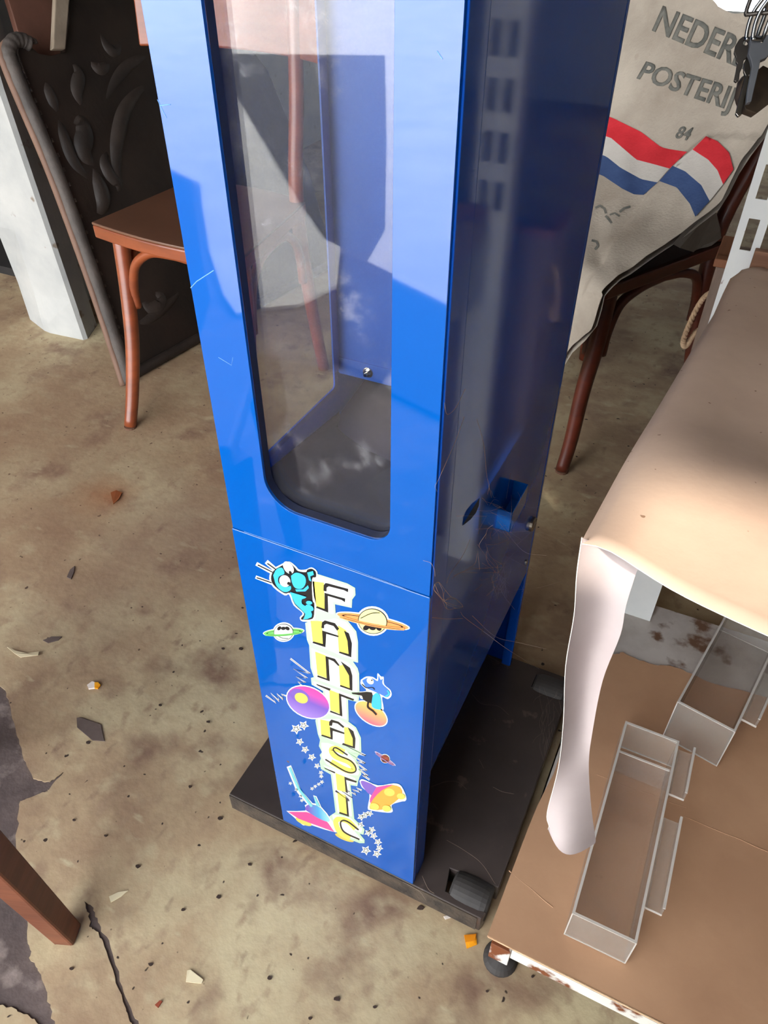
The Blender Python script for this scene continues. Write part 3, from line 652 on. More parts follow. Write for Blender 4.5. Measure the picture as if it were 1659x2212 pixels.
# ================================================================== SHELF RACK
rack_white = mat('chipped_white_metal', (222, 224, 222), (236, 236, 232), rough=0.45, scale=8)
speckle(rack_white, (128, 78, 48), 34, 0.655, 0.03, 6)
rust_white = mat('rusty_white_metal', (206, 202, 194), (226, 222, 214), rough=0.6, scale=8)
speckle(rust_white, (120, 66, 36), 26, 0.52, 0.06, 6)
dirty_white = mat('dirty_white_metal', (168, 158, 150), (200, 192, 186), rough=0.6, scale=10, bump=0.1)
speckle(dirty_white, (112, 82, 62), 18, 0.60, 0.08, 6)
kraft = mat('kraft_paper', (192, 162, 140), (206, 176, 152), rough=0.75, scale=10, bump=0.05, bscale=120)
speckle(kraft, (142, 110, 86), 170, 0.775, 0.03, 1)
kraft_back = mat('paper_reverse', (180, 165, 163), (194, 180, 178), rough=0.7, scale=8)
card = mat('cardboard', (178, 136, 104), (192, 150, 116), rough=0.8, scale=7, bump=0.06, bscale=90)
speckle(card, (120, 76, 50), 26, 0.735, 0.03, 3)
card_edge = mat('cardboard_edge', (196, 160, 124), (222, 192, 156), rough=0.9, scale=80, bump=0.4)

rack = empty('shelf_rack', (0.34, 0.3, 0), 'white slotted metal shelf rack with rust spots beside the machine', 'shelf rack')
PY = 0.560                                        # rear posts
def post(x0, x1):
    holes = []
    zz = 0.7075
    while zz < 1.42:
        for (a, b) in ((0.009, 0.021), (0.030, 0.042)):
            holes.append([(x0 + a, zz), (x0 + a, zz + 0.036), (x0 + b, zz + 0.036), (x0 + b, zz)])
        zz += 0.0575
    me = plate([[(x0, 0.012), (x1, 0.012), (x1, 1.46), (x0, 1.46)]] + holes, 0.001)
    p_ = place_mesh(me, 'post', lambda c: Vector((c.x, PY + c.z, c.y)), rack_white, rack)
    b_ = MB().box(x0, x0 + 0.002, PY, PY + 0.03, 0.012, 1.46)
    b_.box(x1 - 0.002, x1, PY, PY + 0.03, 0.012, 1.46); b_.build('post_side', rack_white, p_)
    MB().lathe(((x0 + x1) / 2, PY + 0.015, FZ), [(0.026, 0), (0.026, 0.006), (0.014, 0.012)], 'z', 18).build('foot', rubber, rack)
post(0.3345, 0.3855); post(1.235, 1.286)
LS = 0.076                                        # lower shelf
MB().box(0.3125, 1.23, -0.018, 0.60, LS - 0.004, LS).build('lower_shelf', dirty_white, rack)
fr = MB().box(0.3385, 1.23, -0.0310, -0.0175, LS - 0.024, LS); fr.box(0.3125, 0.3145, -0.018, 0.55, LS - 0.026, LS)
fr.build('shelf_lip', rust_white, rack)
lg = MB().box(0.3135, 0.338, -0.0330, 0.55, 0.030, LS - 0.005); lg.build('base_leg', rust_white, rack, bevel=0.001)
MB().lathe((0.3275, -0.0190, FZ), [(0.0215, 0), (0.0215, 0.004), (0.018, 0.010), (0.010, 0.014), (0.007, 0.030)], 'z', 24).build('foot', rubber, rack, smooth=False)
US = 0.686                                        # upper shelf
MB().box(0.354, 1.23, 0.050, 0.545, US - 0.004, US).build('upper_shelf', rack_white, rack)
MB().box(0.354, 1.23, 0.048, 0.050, US - 0.03, US).build('shelf_lip', rack_white, rack)
br = MB().hexa([(0.3560, 0.06, US - 0.02), (0.3590, 0.06, US - 0.02), (0.3590, 0.555, US - 0.10), (0.3560, 0.555, US - 0.10), (0.3560, 0.06, US - 0.004), (0.3590, 0.06, US - 0.004), (0.3590, 0.555, US - 0.004), (0.3560, 0.555, US - 0.004)])
br.build('bracket', rack_white, rack)
# high bracket arm that carries the keys
MB().hexa([(0.338, 0.12, 1.115), (0.341, 0.12, 1.115), (0.341, 0.56, 1.06), (0.338, 0.56, 1.06), (0.338, 0.12, 1.135), (0.341, 0.12, 1.135), (0.341, 0.56, 1.135), (0.338, 0.56, 1.135)]).build('bracket', rack_white, rack)
hk = MB().tube(curve_pts([(0.3395, 0.215, 1.116), (0.3395, 0.215, 1.09), (0.336, 0.215, 1.072), (0.327, 0.215, 1.065), (0.319, 0.215, 1.072)]), 0.0015, 6)
hk.build('hook', chrome, rack)

# cardboard on the lower shelf
cs = rough_line([(0.3075, -0.030), (0.62, -0.030), (1.20, -0.028)], 14, 0.0006) + rough_line([(1.20, 0.50), (0.62, 0.486), (0.50, 0.47), (0.44, 0.476), (0.40, 0.464), (0.36, 0.468), (0.340, 0.455), (0.336, 0.40), (0.3235, 0.30), (0.3105, 0.12)], 6, 0.0018)
me = plate([cs], 0.0018)
cd = place_mesh(me, 'cardboard_sheet', lambda c: Vector((c.x, c.y, LS + 0.0022 + c.z + 0.0012 * math.sin(c.x * 9))), card)
tag(cd, 'flat brown cardboard sheet covering the lower shelf', 'cardboard')
ed = MB().box(0.3080, 1.19, -0.0308, -0.0298, LS + 0.0006, LS + 0.0038); ed.build('cut_edge', card_edge, cd)
for a, b in (((1288, 1672), (1480, 1745)), ((1478, 1762), (1659, 1840)), ((1100, 1880), (1195, 1960))):
    p0 = onz(*a, LS + 0.004); p1 = onz(*b, LS + 0.004)
    MB().tube([p0 + (p1 - p0) * k / 6 + Vector((random.uniform(-.001, .001), random.uniform(-.001, .001), -0.0002)) for k in range(7)], 0.0007, 5).build('crease', card, cd)
CZ = LS + 0.0042

# kraft paper on the upper shelf, with a strip hanging off the corner
N1, N2 = 60, 46
def paper_pt(u, v):
    y = -0.040 + 0.575 * v - 0.028 * u * (1 - v) + 0.035 * (1 - u) ** 6 * (1 - v)
    XL = [(-0.10, 0.3045), (0.0, 0.3055), (0.083, 0.312), (0.225, 0.324), (0.294, 0.330), (0.392, 0.3395), (0.45, 0.3415), (0.50, 0.3440), (0.520, 0.350), (0.60, 0.365)]
    for (ya, xa), (yb, xb) in zip(XL[:-1], XL[1:]):
        if ya <= y <= yb: xl = xa + (xb - xa) * (y - ya) / (yb - ya)
    x = xl + (0.9245 - xl) * u
    z = US + 0.010
    z += 0.020 * math.exp(-((v - 0.20) / 0.13) ** 2) * (0.5 + 0.5 * math.exp(-((u - 0.12) / 0.2) ** 2)) * min(1.0, 0.35 + u / 0.12)     # bulge behind the front edge
    z += 0.006 * math.exp(-((u - 0.03) / 0.05) ** 2)
    z -= 0.006 * max(0.0, 0.14 - v) / 0.14 * min(1, u * 5)                # front edge droops
    z += 0.003 * math.sin(7 * u + 3 * v) + 0.004 * noise.noise(Vector((u * 3, v * 3, 1.3)))
    z -= 0.010 * math.exp(-((u - 0.42) / 0.12) ** 2 - ((v - 0.55) / 0.14) ** 2)
    if u < 0.04: z -= 0.006 * (1 - u / 0.04) ** 2
    return Vector((x, y, z))
pp = MB().grid([[paper_pt(j / N1, i / N2) for j in range(N1 + 1)] for i in range(N2 + 1)])
paper = pp.build('kraft_paper', kraft, smooth=True, solid=0.0006)
tag(paper, 'wide sheet of brown kraft paper draped over the upper shelf', 'paper')
# hanging strip
F = [(1257, 1161), (1246, 1240), (1240, 1330), (1222, 1440), (1217, 1560), (1206, 1660), (1182, 1755), (1186, 1785)]
G = [(1374, 1238), (1352, 1310), (1340, 1372), (1302, 1470), (1280, 1580), (1272, 1650), (1277, 1740), (1287, 1816)]
rows = []
FV = curve_pts([ony(*q, -0.006) for q in F], 5); GV = curve_pts([ony(*q, 0.012) for q in G], 5)
for a, b in zip(FV, GV):
    row = []
    for k in range(13):
        s = k / 12; p_ = a.lerp(b, s); p_.y += (0.004 + 0.010 * math.sin(math.pi * min(1, len(rows) / 30.0)) - 0.022 * (len(rows) / 36.0) ** 3) * math.sin(math.pi * s); row.append(p_)
    rows.append(row)
tailrow = []
for k in range(13):
    s = k / 12; p_ = rows[-1][k].copy(); p_.z -= 0.007 * math.sin(math.pi * min(1, s * 0.97 + 0.03)); p_.y -= 0.003; tailrow.append(p_)
rows.append(tailrow)
rows.insert(0, [q + Vector((0.002, 0.010 * k_ / 12 + 0.003, -0.004 + 0.014 * k_ / 12)) for k_, q in enumerate(rows[0])])
st = MB().grid(rows).build('hanging_strip', kraft_back, paper, smooth=True, fix=False)
st['label'] = 'pale underside of a curling paper strip'
curl = MB().grid([[r_[0] + Vector((-0.0005, 0.0006, 0)), r_[0] + Vector((0.0035, 0.011, 0)) * min(1, i / 12)] for i, r_ in enumerate(rows)])
curl.build('strip_back', kraft, st, smooth=True, fix=False)
edge = MB().tube([r_[0] for r_ in rows[1:]], 0.00035, 5); edge.tube([paper_pt(j / N1, 0) for j in range(0, N1 + 1)], 0.0003, 5)
edge.build('cut_edge', mat('bright_paper_edge', (244, 236, 226), rough=0.7), paper)

# wooden strip at the back of the upper shelf
wood_lt = mat('pale_brown_wood', (122, 82, 58), (146, 102, 74), rough=0.6, scale=5, stretch=(1, 12, 12), bump=0.1)
pa, pb = Vector((0.352, 0.549, 0.705)), Vector((0.60, 0.549, 0.705))
plk = MB().box(0.360, 0.78, 0.5445, 0.5560, US + 0.0004, 0.714).build('wooden_strip', wood_lt, bevel=0.001)
tag(plk, 'narrow brown wooden strip standing along the back of the upper shelf', 'wooden strip')

# ------------------------------------------------------------------ acrylic trays
acr = clear('clear_acrylic', (0.985, 0.98, 0.975, 1), 0.06, (214, 206, 198), 9, 0.5, ior=1.45, rough=0.06, smear=0.05)
acr_wall = clear('hazy_acrylic', (0.985, 0.98, 0.975, 1), 0.13, (222, 214, 204), 9, 0.5, ior=1.48, rough=0.06, smear=0.06)
acr_edge = clear('acrylic_edge', (0.96, 0.95, 0.94, 1), 0.55, (236, 230, 222), 9, 0.5, ior=1.45, rough=0.1, smear=0.05)
def tray(name, label, corner, ang, w, l, h, lowx, hooks, z0):
    """open clear trough with rolled lip and two hanging hooks on its high side"""
    ca, sa = math.cos(ang), math.sin(ang)
    def T(x, y, z): return Vector((corner[0] + x * ca - y * sa, corner[1] + x * sa + y * ca, z0 + z))
    def bx(mb, x0, x1, y0, y1, z0_, z1_): mb.hexa([T(x0, y0, z0_), T(x1, y0, z0_), T(x1, y1, z0_), T(x0, y1, z0_), T(x0, y0, z1_), T(x1, y0, z1_), T(x1, y1, z1_), T(x0, y1, z1_)])
    tr_ = empty(name, T(w / 2, l / 2, 0), label, 'tray', 'clear acrylic trays')
    t = 0.003
    fb = MB(); bx(fb, 0, w, 0, l, 0, t); fb.build('tray_floor', acr, tr_, bevel=0.001)
    for (a, b, c, d, nm) in ((0, w, 0, t, 'end_wall'), (0, w, l - t, l, 'end_wall'), (0, t, t, l - t, 'side_wall'), (w - t, w, t, l - t, 'side_wall')):
        q = MB(); bx(q, a, b, c, d, t, h); wl_ = q.build(nm, acr_wall, tr_, bevel=0.001)
        e = MB(); bx(e, a, b, c, d, h, h + 0.0012); e.build('rim', acr_edge, wl_)
    q = MB()
    for (a, b, c, d) in ((0, w, 0, 0.0012), (0, w, l - 0.0012, l), (0, 0.0012, 0, l), (w - 0.0012, w, 0, l)): bx(q, a, b, c, d, 0.0004, 0.0022)
    for (a, c) in ((0, 0), (w - 0.0014, 0), (0, l - 0.0014), (w - 0.0014, l - 0.0014)): bx(q, a, a + 0.0014, c, c + 0.0014, 0.001, h)
    q.build('bright_edge', acr_edge, tr_)
    for (y0, y1) in hooks:
        q = MB(); bx(q, w, w + 0.020, y0, y1, h - 0.006, h - 0.003); bx(q, w + 0.017, w + 0.020, y0, y1, h - 0.003, h + 0.012); bx(q, w, w + 0.003, y0, y1, h - 0.014, h - 0.003)
        hk_ = q.build('hook', acr_wall, tr_, bevel=0.0008)
        e = MB(); bx(e, w + 0.017, w + 0.020, y0, y1, h + 0.012, h + 0.0135); bx(e, w, w + 0.020, y0, y0 + 0.0008, h - 0.0065, h - 0.0028); e.build('bright_edge', acr_edge, hk_)
    return tr_
tr1 = tray('acrylic_tray', 'long shallow clear acrylic tray with two hooks lying on the cardboard', (0.388, 0.0105), 0.0, 0.073, 0.282, 0.060, 0, ((0.045, 0.165), (0.200, 0.272)), CZ + 0.001)
q = MB().box(0.3912, 0.4578, 0.248, 0.2505, CZ + 0.0042, CZ + 0.050).build('divider', acr, tr1)
MB().box(0.3912, 0.4578, 0.248, 0.2505, CZ + 0.050, CZ + 0.0515).build('rim', acr_edge, q)
tr2 = tray('acrylic_tray', 'tall clear acrylic tray under the edge of the kraft paper', (0.4445, 0.336), -0.20, 0.080, 0.255, 0.085, 0, ((0.03, 0.13),), CZ + 0.001)

# ------------------------------------------------------------------ bunch of keys on the hook
key_dark = mat('dark_key_metal', (62, 58, 56), (86, 80, 74), rough=0.4, metal=0.75, scale=30)
key_steel = mat('worn_key_steel', (132, 126, 116), (156, 148, 136), rough=0.32, metal=1.0, scale=30)
key_grey = mat('grey_key_cap', (70, 71, 74), (84, 85, 88), rough=0.5, scale=20)
key_tag = mat('dark_brown_fob', (44, 36, 30), (84, 70, 56), rough=0.35, scale=26)
KD = 0.62
def kp(x, y, d=0.0):
    r_ = ray(x, y).normalized(); return CAM + r_ * (KD + d)
ringm = mat('wire_ring_steel', (128, 128, 126), (150, 150, 146), rough=0.3, metal=1.0)
kr = empty('key_ring', kp(1625, 40), 'bent steel wire ring with keys hanging beside the mail sack', 'key ring')
rg = MB().tube(curve_pts([(0.321, 0.215, 1.0665), (0.3135, 0.2165, 1.03), kp(1628, -20), kp(1612, 26), kp(1616, 31), kp(1640, 28), kp(1668, 22), kp(1690, -30), (0.335, 0.2145, 1.03), (0.325, 0.215, 1.0665)], 6), 0.0013, 8)
rg.build('wire_loop', key_dark, kr, smooth=True)
for dx, dd in ((0, 0.001), (14, -0.003)):
    MB().tube(curve_pts([kp(1652 + dx, -8, dd), kp(1630 + dx, 22, dd), kp(1618 + dx, 50, dd), kp(1612 + dx, 80, dd), kp(1616 + dx, 84, dd), kp(1632 + dx, 84, dd + .004), kp(1642 + dx, 60, dd + .006), kp(1656 + dx, 20, dd + .005), kp(1660 + dx, -8, dd)], 5), 0.0013, 7).build('wire_loop', ringm, kr, smooth=True)
def flatkey(name, label, outl, mats_, d, th=0.0022, hole=None, grp='keys on the ring'):
    P0 = kp(outl[0][0], outl[0][1], d); nrm = RZ
    poly = [(q[0], q[1]) for q in outl]
    loops = [poly] + ([hole] if hole else [])
    me = plate(loops, th / 2)
    ctr = kp(sum(q[0] for q in outl) / len(outl), sum(q[1] for q in outl) / len(outl), d)
    yaw = random.uniform(-0.25, 0.25)
    def mp_(c):
        q = on_plane(c.x, c.y, ctr, RZ * math.cos(yaw) + RX * math.sin(yaw)); return q + (RZ * math.cos(yaw) + RX * math.sin(yaw)) * c.z
    o = place_mesh(me, name, mp_, mats_, None, bevel=0.0004)
    tag(o, label, 'key', grp); return o
def kz(pts): return [(1520 + a / 7.374, b / 7.373) for a, b in pts]
k1 = flatkey('small_key', 'small dark key with a round bow on the wire ring',
             kz([(665, 590), (720, 620), (735, 740), (715, 900), (640, 960), (620, 1050), (570, 1180), (560, 1280), (515, 1320), (478, 1295), (505, 1170), (530, 1030), (510, 1000), (515, 930), (480, 850), (500, 740), (560, 640), (620, 595)]), key_dark, 0.006,
             hole=kz([(620, 680), (650, 640), (690, 660), (710, 700), (670, 740), (625, 720)]))
k2 = flatkey('cabinet_key', 'grey-capped key with a thick blade on the wire ring',
             kz([(720, 600), (830, 590), (960, 600), (1050, 560), (1090, 700), (1060, 850), (990, 940), (890, 985), (870, 1100), (800, 1400), (745, 1640), (670, 1660), (690, 1450), (760, 1080), (740, 980), (700, 880), (730, 720)]), key_grey, -0.004, 0.004,
             hole=kz([(880, 640), (950, 640), (935, 700), (900, 710)]))
k3 = flatkey('house_key', 'long worn steel key with a grooved blade on the wire ring',
             kz([(690, 900), (800, 880), (830, 1000), (820, 1130), (770, 1200), (710, 1215), (690, 1400), (640, 1600), (600, 1830), (545, 1870), (502, 1820), (560, 1580), (610, 1400), (660, 1220), (630, 1150), (640, 1010)]), key_steel, 0.002)
k4 = flatkey('key_fob', 'dark many-sided key fob behind the keys on the wire ring',
             kz([(640, 1200), (760, 1195), (900, 1080), (1000, 1130), (1030, 1300), (1010, 1680), (800, 1840), (620, 1770), (555, 1620), (530, 1520), (580, 1280)]), key_tag, 0.012, 0.006)
k4['category'] = 'key fob'

# ------------------------------------------------------------------ crate with a rope handle behind the rack
crate_m = mat('weathered_crate_wood', (122, 104, 92), (146, 126, 112), rough=0.8, scale=6, stretch=(8, 8, 1), bump=0.2)
crate_top = mat('orange_crate_edge', (128, 80, 54), (148, 96, 66), rough=0.7, scale=6, stretch=(12, 1, 1))
cr = empty('wooden_crate', (0.45, 0.81, 0), 'tall narrow weathered wooden crate with a rope handle standing behind the shelf rack', 'crate')
cx0, cx1, cy0, cy1, cz = 0.319, 0.62, 0.77, 0.845, 0.622
for i in range(2):
    y0 = cy0 + 0.001 + i * 0.037; MB().box(cx0, cx0 + 0.014, y0, y0 + 0.036, FZ, cz - 0.012).build('side_board', crate_m, cr, bevel=0.002)
for i in range(4):
    xx = cx0 + 0.001 + i * 0.0745; MB().box(xx, xx + 0.072, cy0 - 0.012, cy0, FZ, cz - 0.012).build('front_board', crate_m, cr, bevel=0.002)
    MB().box(xx, xx + 0.072, cy1, cy1 + 0.012, FZ, cz - 0.012).build('rear_board', crate_m, cr, bevel=0.002)
MB().box(cx1 - 0.014, cx1, cy0, cy1, FZ, cz - 0.012).build('side_board', crate_m, cr, bevel=0.002)
tp = MB().box(cx0 - 0.004, cx1 + 0.002, cy0 - 0.016, cy0 + 0.006, cz - 0.012, cz); tp.box(cx0 - 0.004, cx0 + 0.016, cy0, cy1 + 0.012, cz - 0.012, cz)
tp.build('top_rail', crate_top, cr, bevel=0.0015)
rope = mat('hemp_rope', (168, 138, 108), (200, 170, 138), rough=0.9, scale=60, bump=0.5, bscale=150)
ctr = [Vector(q) for q in ((0.336, 0.80, 0.555), (0.320, 0.798, 0.553), (0.311, 0.797, 0.535), (0.305, 0.798, 0.500), (0.303, 0.800, 0.468), (0.309, 0.803, 0.458), (0.314, 0.806, 0.475), (0.320, 0.810, 0.487), (0.336, 0.815, 0.492))]
cp_ = curve_pts(ctr, 14)
rp = MB()
for ph in (0, 2.094, 4.189):
    pts = []
    for i, c in enumerate(cp_):
        a = i * 0.75 + ph; pts.append(c + Vector((math.cos(a) * 0.0022, math.sin(a) * 0.0022, math.sin(a + 1) * 0.0016)))
    rp.tube(pts, 0.0026, 6)
rp.build('rope_handle', rope, cr, smooth=True)

# ================================================================== BENTWOOD CHAIRS
wood_red = mat('cinnamon_beech', (112, 52, 26), (142, 70, 36), rough=0.38, scale=4, stretch=(1, 1, 5), coat=0.3, detail=8, coat_rough=0.2)
wood_seat = mat('brown_plywood_seat', (86, 56, 40), (102, 68, 50), rough=0.4, scale=5, coat=0.2, coat_rough=0.25)
wood_dark = mat('dark_mahogany', (74, 28, 18), (104, 42, 24), rough=0.4, scale=4, stretch=(1, 1, 5), coat=0.3, coat_rough=0.2)
wood_dseat = mat('dark_chair_seat', (40, 22, 18), (54, 30, 24), spec=0.1, rough=0.85, scale=5)
foot_m = mat('worn_foot_wood', (92, 62, 46), (110, 78, 60), rough=0.7)

def chair(name, label, FL, wdir, ddir, w, dep, h, wm, sm, feet, tilt_back, foot_dy=0.0, brace=True, backz=(0.72, 0.86), bw=0.05):
    """FL: front-left seat corner; wdir to the right, ddir to the back"""
    FL = Vector((FL[0], FL[1], 0)); w_ = Vector((wdir[0], wdir[1], 0)).normalized(); d_ = Vector((ddir[0], ddir[1], 0)).normalized()
    Z = Vector((0, 0, 1))
    def P(a, b, z): return FL + w_ * a + d_ * b + Z * z
    root = empty(name, FL + w_ * w / 2 + d_ * dep / 2, label, 'chair')
    # seat: bowed front, narrower back
    out_ = []
    for k in range(9):
        t = k / 8; out_.append(P(w * t, -0.018 * math.sin(math.pi * t), 0))
    wb = 0.035
    for k in range(9):
        t = k / 8; out_.append(P(w - wb - (w - 2 * wb) * t, dep + 0.02 * math.sin(math.pi * t), 0))
    MB().prism([q + Z * (h - 0.006) for q in out_], (0, 0, 0.006)).build('seat', sm, root, bevel=0.002)
    inn = [q for q in out_]
    MB().prism([q + Z * (h - 0.034) for q in out_], (0, 0, 0.028)).build('seat_frame', wm, root, bevel=0.004)
    # front legs (saber, splayed), given foot positions
    tops = [P(0.035, 0.045, h - 0.034), P(w - 0.035, 0.045, h - 0.034)]
    for i in (0, 1):
        ft = Vector((feet[i][0], feet[i][1], FZ)); tp_ = tops[i]
        mid = tp_.lerp(ft, 0.55) + (d_ * 0.012) + (w_ * (0.010 if i == 0 else -0.010))
        pts = curve_pts([tp_, tp_.lerp(mid, 0.5) + d_ * 0.004, mid, mid.lerp(ft, 0.6) + d_ * 0.004, ft + Z * 0.004], 5)
        rs = [0.0185 - 0.004 * k / (len(pts) - 1) for k in range(len(pts))]
        lgo = MB().tube(pts, rs, 14).build('leg', wm, root, smooth=True)
        MB().tube([ft, ft + Z * 0.005], 0.0150, 14).build('foot_cap', foot_m, lgo)
    # rear legs run on into the back stiles
    for i in (0, 1):
        ft = Vector((feet[2 + i][0], feet[2 + i][1], FZ)); a = wb + 0.02 if i == 0 else w - wb - 0.02
        st_ = P(a, dep - 0.01, h); tp_ = P(a, dep + tilt_back, backz[1] + 0.01)
        pts = curve_pts([ft, ft.lerp(st_, 0.5) - d_ * 0.012, st_, st_.lerp(tp_, 0.5) + d_ * 0.008, tp_], 6)
        MB().tube(pts, [0.015 + 0.002 * math.sin(math.pi * k / (len(pts) - 1)) for k in range(len(pts))], 14).build('leg', wm, root, smooth=True)
    # curved back panel
    rows = []
    for z in (backz[0], backz[0] + 0.006, (backz[0] + backz[1]) / 2, backz[1] - 0.006, backz[1]):
        lean = tilt_back * (z - h) / (backz[1] - h)
        row = []
        for k in range(13):
            t = k / 12; a = -bw + (w + 2 * bw) * t
            row.append(P(a, dep + lean - 0.040 + 0.075 * math.sin(math.pi * t) ** 0.8, z))
        rows.append(row)
    MB().grid(rows).build('backrest', wm, root, smooth=True, solid=0.016, bevel=0.004)
    # bent braces under the seat
    if brace:
        def hoop(A, B, zleg, inset):
            A = Vector(A); B = Vector(B); t_ = (B - A); t_.z = 0; ln = t_.length; t_.normalize()
            a0 = A + t_ * 0.022; b0 = B - t_ * 0.022
            def at(q, z): return Vector((q.x, q.y, z))
            pts = [at(a0, zleg), at(a0 + t_ * 0.004, zleg + 0.05), at(a0 + t_ * 0.025, zleg + 0.105), at(a0 + t_ * 0.075, h - 0.052), at(a0 + t_ * 0.13, h - 0.045),
                   at(b0 - t_ * 0.13, h - 0.045), at(b0 - t_ * 0.075, h - 0.052), at(b0 - t_ * 0.025, zleg + 0.105), at(b0 - t_ * 0.004, zleg + 0.05), at(b0, zleg)]
            MB().tube(curve_pts(pts, 6), 0.0105, 10).build('brace', wm, root, smooth=True)
        def on_leg(i, z):
            ft = Vector((feet[i][0], feet[i][1], FZ)); tp_ = tops[i] if i < 2 else P(wb + 0.02 if i == 2 else w - wb - 0.02, dep - 0.01, h)
            return ft.lerp(tp_, (z - FZ) / (tp_.z - FZ))
        hoop(on_leg(0, 0.36), on_leg(1, 0.36), 0.275, 0)
        hoop(on_leg(1, 0.36), on_leg(3, 0.36), 0.275, 0)
        hoop(on_leg(0, 0.36), on_leg(2, 0.36), 0.275, 0)
    return root

chair('bentwood_chair', 'cinnamon brown bentwood chair with an empty seat beside the carved panel', (-0.938, 0.795), (0.999, -0.05), (-0.07, 1.0), 0.405, 0.345, 0.468, wood_red, wood_seat,
      [(-0.886, 0.709), (-0.515, 0.715), (-0.925, 1.17), (-0.60, 1.17)], 0.045, backz=(0.745, 0.90))
WD = (0.84, -0.543); DD = (0.543, 0.84)
A_ = Vector((0.135, 1.000, 0)); WD_ = Vector((WD[0], WD[1], 0)); DD_ = Vector((DD[0], DD[1], 0))
fl_ = A_ - WD_ * 0.40 + DD_ * 0.0
f3 = A_ + DD_ * 0.40 - WD_ * 0.02; f2 = A_ - WD_ * 0.38 + DD_ * 0.40
chair('bentwood_chair', 'dark mahogany bentwood chair half hidden under the canvas mail sack', (fl_.x, fl_.y), WD, DD, 0.405, 0.37, 0.455, wood_dark, wood_dseat,
      [(-0.20, 1.19), (0.119, 1.003), (f2.x, f2.y), (f3.x, f3.y)], 0.10, backz=(0.68, 0.80), bw=-0.02)

# ------------------------------------------------------------------ canvas mail sack over the chair
canvas = mat('grey_canvas', (156, 144, 130), (184, 173, 158), rough=0.9, scale=6, bump=0.25, bscale=220, c3=(171, 160, 146))
speckle(canvas, (124, 104, 82), 9, 0.66, 0.10, 6)
can_red = mat('red_stripe_canvas', (186, 30, 40), (204, 42, 52), rough=0.9, scale=20, bump=0.2, bscale=220)
can_white = mat('white_stripe_canvas', (184, 178, 170), (196, 190, 182), rough=0.9, scale=8, bump=0.2, bscale=220)
can_blue = mat('blue_stripe_canvas', (44, 66, 108), (56, 78, 120), rough=0.9, scale=20, bump=0.2, bscale=220)
can_ink = mat('faded_grey_stencil_ink', (88, 89, 84), (120, 118, 110), rough=0.9, scale=40)
prof = [(-0.085, 0.27), (-0.082, 0.36), (-0.070, 0.44), (-0.045, 0.485), (0.00, 0.505), (0.08, 0.53), (0.16, 0.565), (0.225, 0.62), (0.275, 0.69), (0.315, 0.77), (0.335, 0.82), (0.345, 0.848)]
PF = [(q.x, q.y) for q in curve_pts([(a, b, 0) for a, b in prof], 12)]
NP = len(PF) - 1
def pinpoly(x, y, poly):
    c = False; j = len(poly) - 1
    for i in range(len(poly)):
        if (poly[i][1] > y) != (poly[j][1] > y) and x < (poly[j][0] - poly[i][0]) * (y - poly[i][1]) / (poly[j][1] - poly[i][1]) + poly[i][0]: c = not c
        j = i
    return c
FOLD = [(1525, 294), (1440, 372), (1395, 432), (1330, 520), (1262, 640)]
def fold_side(x, y):
    """signed px distance to the right of the fold line"""
    best = None
    for (a, b) in zip(FOLD[:-1], FOLD[1:]):
        if a[1] <= y <= b[1]:
            t = (y - a[1]) / (b[1] - a[1]); return x - (a[0] + (b[0] - a[0]) * t)
    return -999
def bag_raw(a, s):
    f_ = s * NP; i = min(int(f_), NP - 1); t = f_ - i
    b = PF[i][0] + (PF[i + 1][0] - PF[i][0]) * t; z = PF[i][1] + (PF[i + 1][1] - PF[i][1]) * t
    p_ = A_ + WD_ * a + DD_ * b; p_.z = z + 0.05 * s ** 8 * min(1.0, max(0.0, (-a - 0.17) / 0.10)) + 0.004 * s ** 8 * math.sin(a * 60)
    return p_
def bag_pt(a, s):
    p_ = bag_raw(a, s)
    nrm = Vector((-DD[0], -DD[1], 0.6)).normalized()
    wr = 0.012 * noise.noise(Vector((a * 7, s * 6, 0.4))) + 0.006 * noise.noise(Vector((a * 22 + s * 14, s * 9, 2.0)))
    x, y = px(p_); fs = fold_side(x, y)
    if fs > -20: wr += 0.009 * min(1.0, max(0.0, (fs + 6) / 14.0)) * max(0.0, 1 - fs / 300.0)
    return p_ + nrm * wr
# right-hand outline of the sack in the survey frame: (y, x)
OUT = [(-60, 1760), (45, 1720), (200, 1690), (258, 1662), (300, 1640), (345, 1602), (392, 1578), (440, 1555), (480, 1532), (510, 1508), (540, 1478), (580, 1430), (620, 1388), (660, 1338), (700, 1296), (745, 1240), (800, 1200), (1100, 1000)]
def out_x(y):
    for (a, b) in zip(OUT[:-1], OUT[1:]):
        if a[0] <= y <= b[0]: return a[1] + (b[1] - a[1]) * (y - a[0]) / (b[0] - a[0])
    return OUT[0][1] if y < OUT[0][0] else OUT[-1][1]
def amax(s):
    lo, hi = -0.42, 0.10
    for _ in range(24):
        mid = (lo + hi) / 2; x, y = px(bag_raw(mid, s))
        if x < out_x(y): lo = mid
        else: hi = mid
    return min(lo, 0.055)
NS, NA = 130, 120
GR = []; AM = []
for i in range(NS + 1):
    s = i / NS; am = amax(s); AM.append(am)
    GR.append([bag_pt(-0.40 + (am + 0.40) * j / NA, s) for j in range(NA + 1)])
bgm = MB().grid(GR)
# back of the sack, so that it is a closed bag with depth
BK = [[GR[i][j] + Vector((DD[0], DD[1], 0)) * 0.0 + Vector((0, 0, -0.004)) - Vector((-DD[0], -DD[1], 0.6)).normalized() * (0.012 + 0.045 * math.sin(math.pi * i / NS) * math.sin(math.pi * j / NA)) for j in range(0, NA + 1, 6)] for i in range(0, NS + 1, 5)]
bgm.cur = 0; bgm.grid(BK)
sack = bgm.build('mail_sack', canvas, smooth=True, fix=False)
tag(sack, 'grey canvas mail sack with red white blue stripes slumped over the dark chair', 'mail sack')
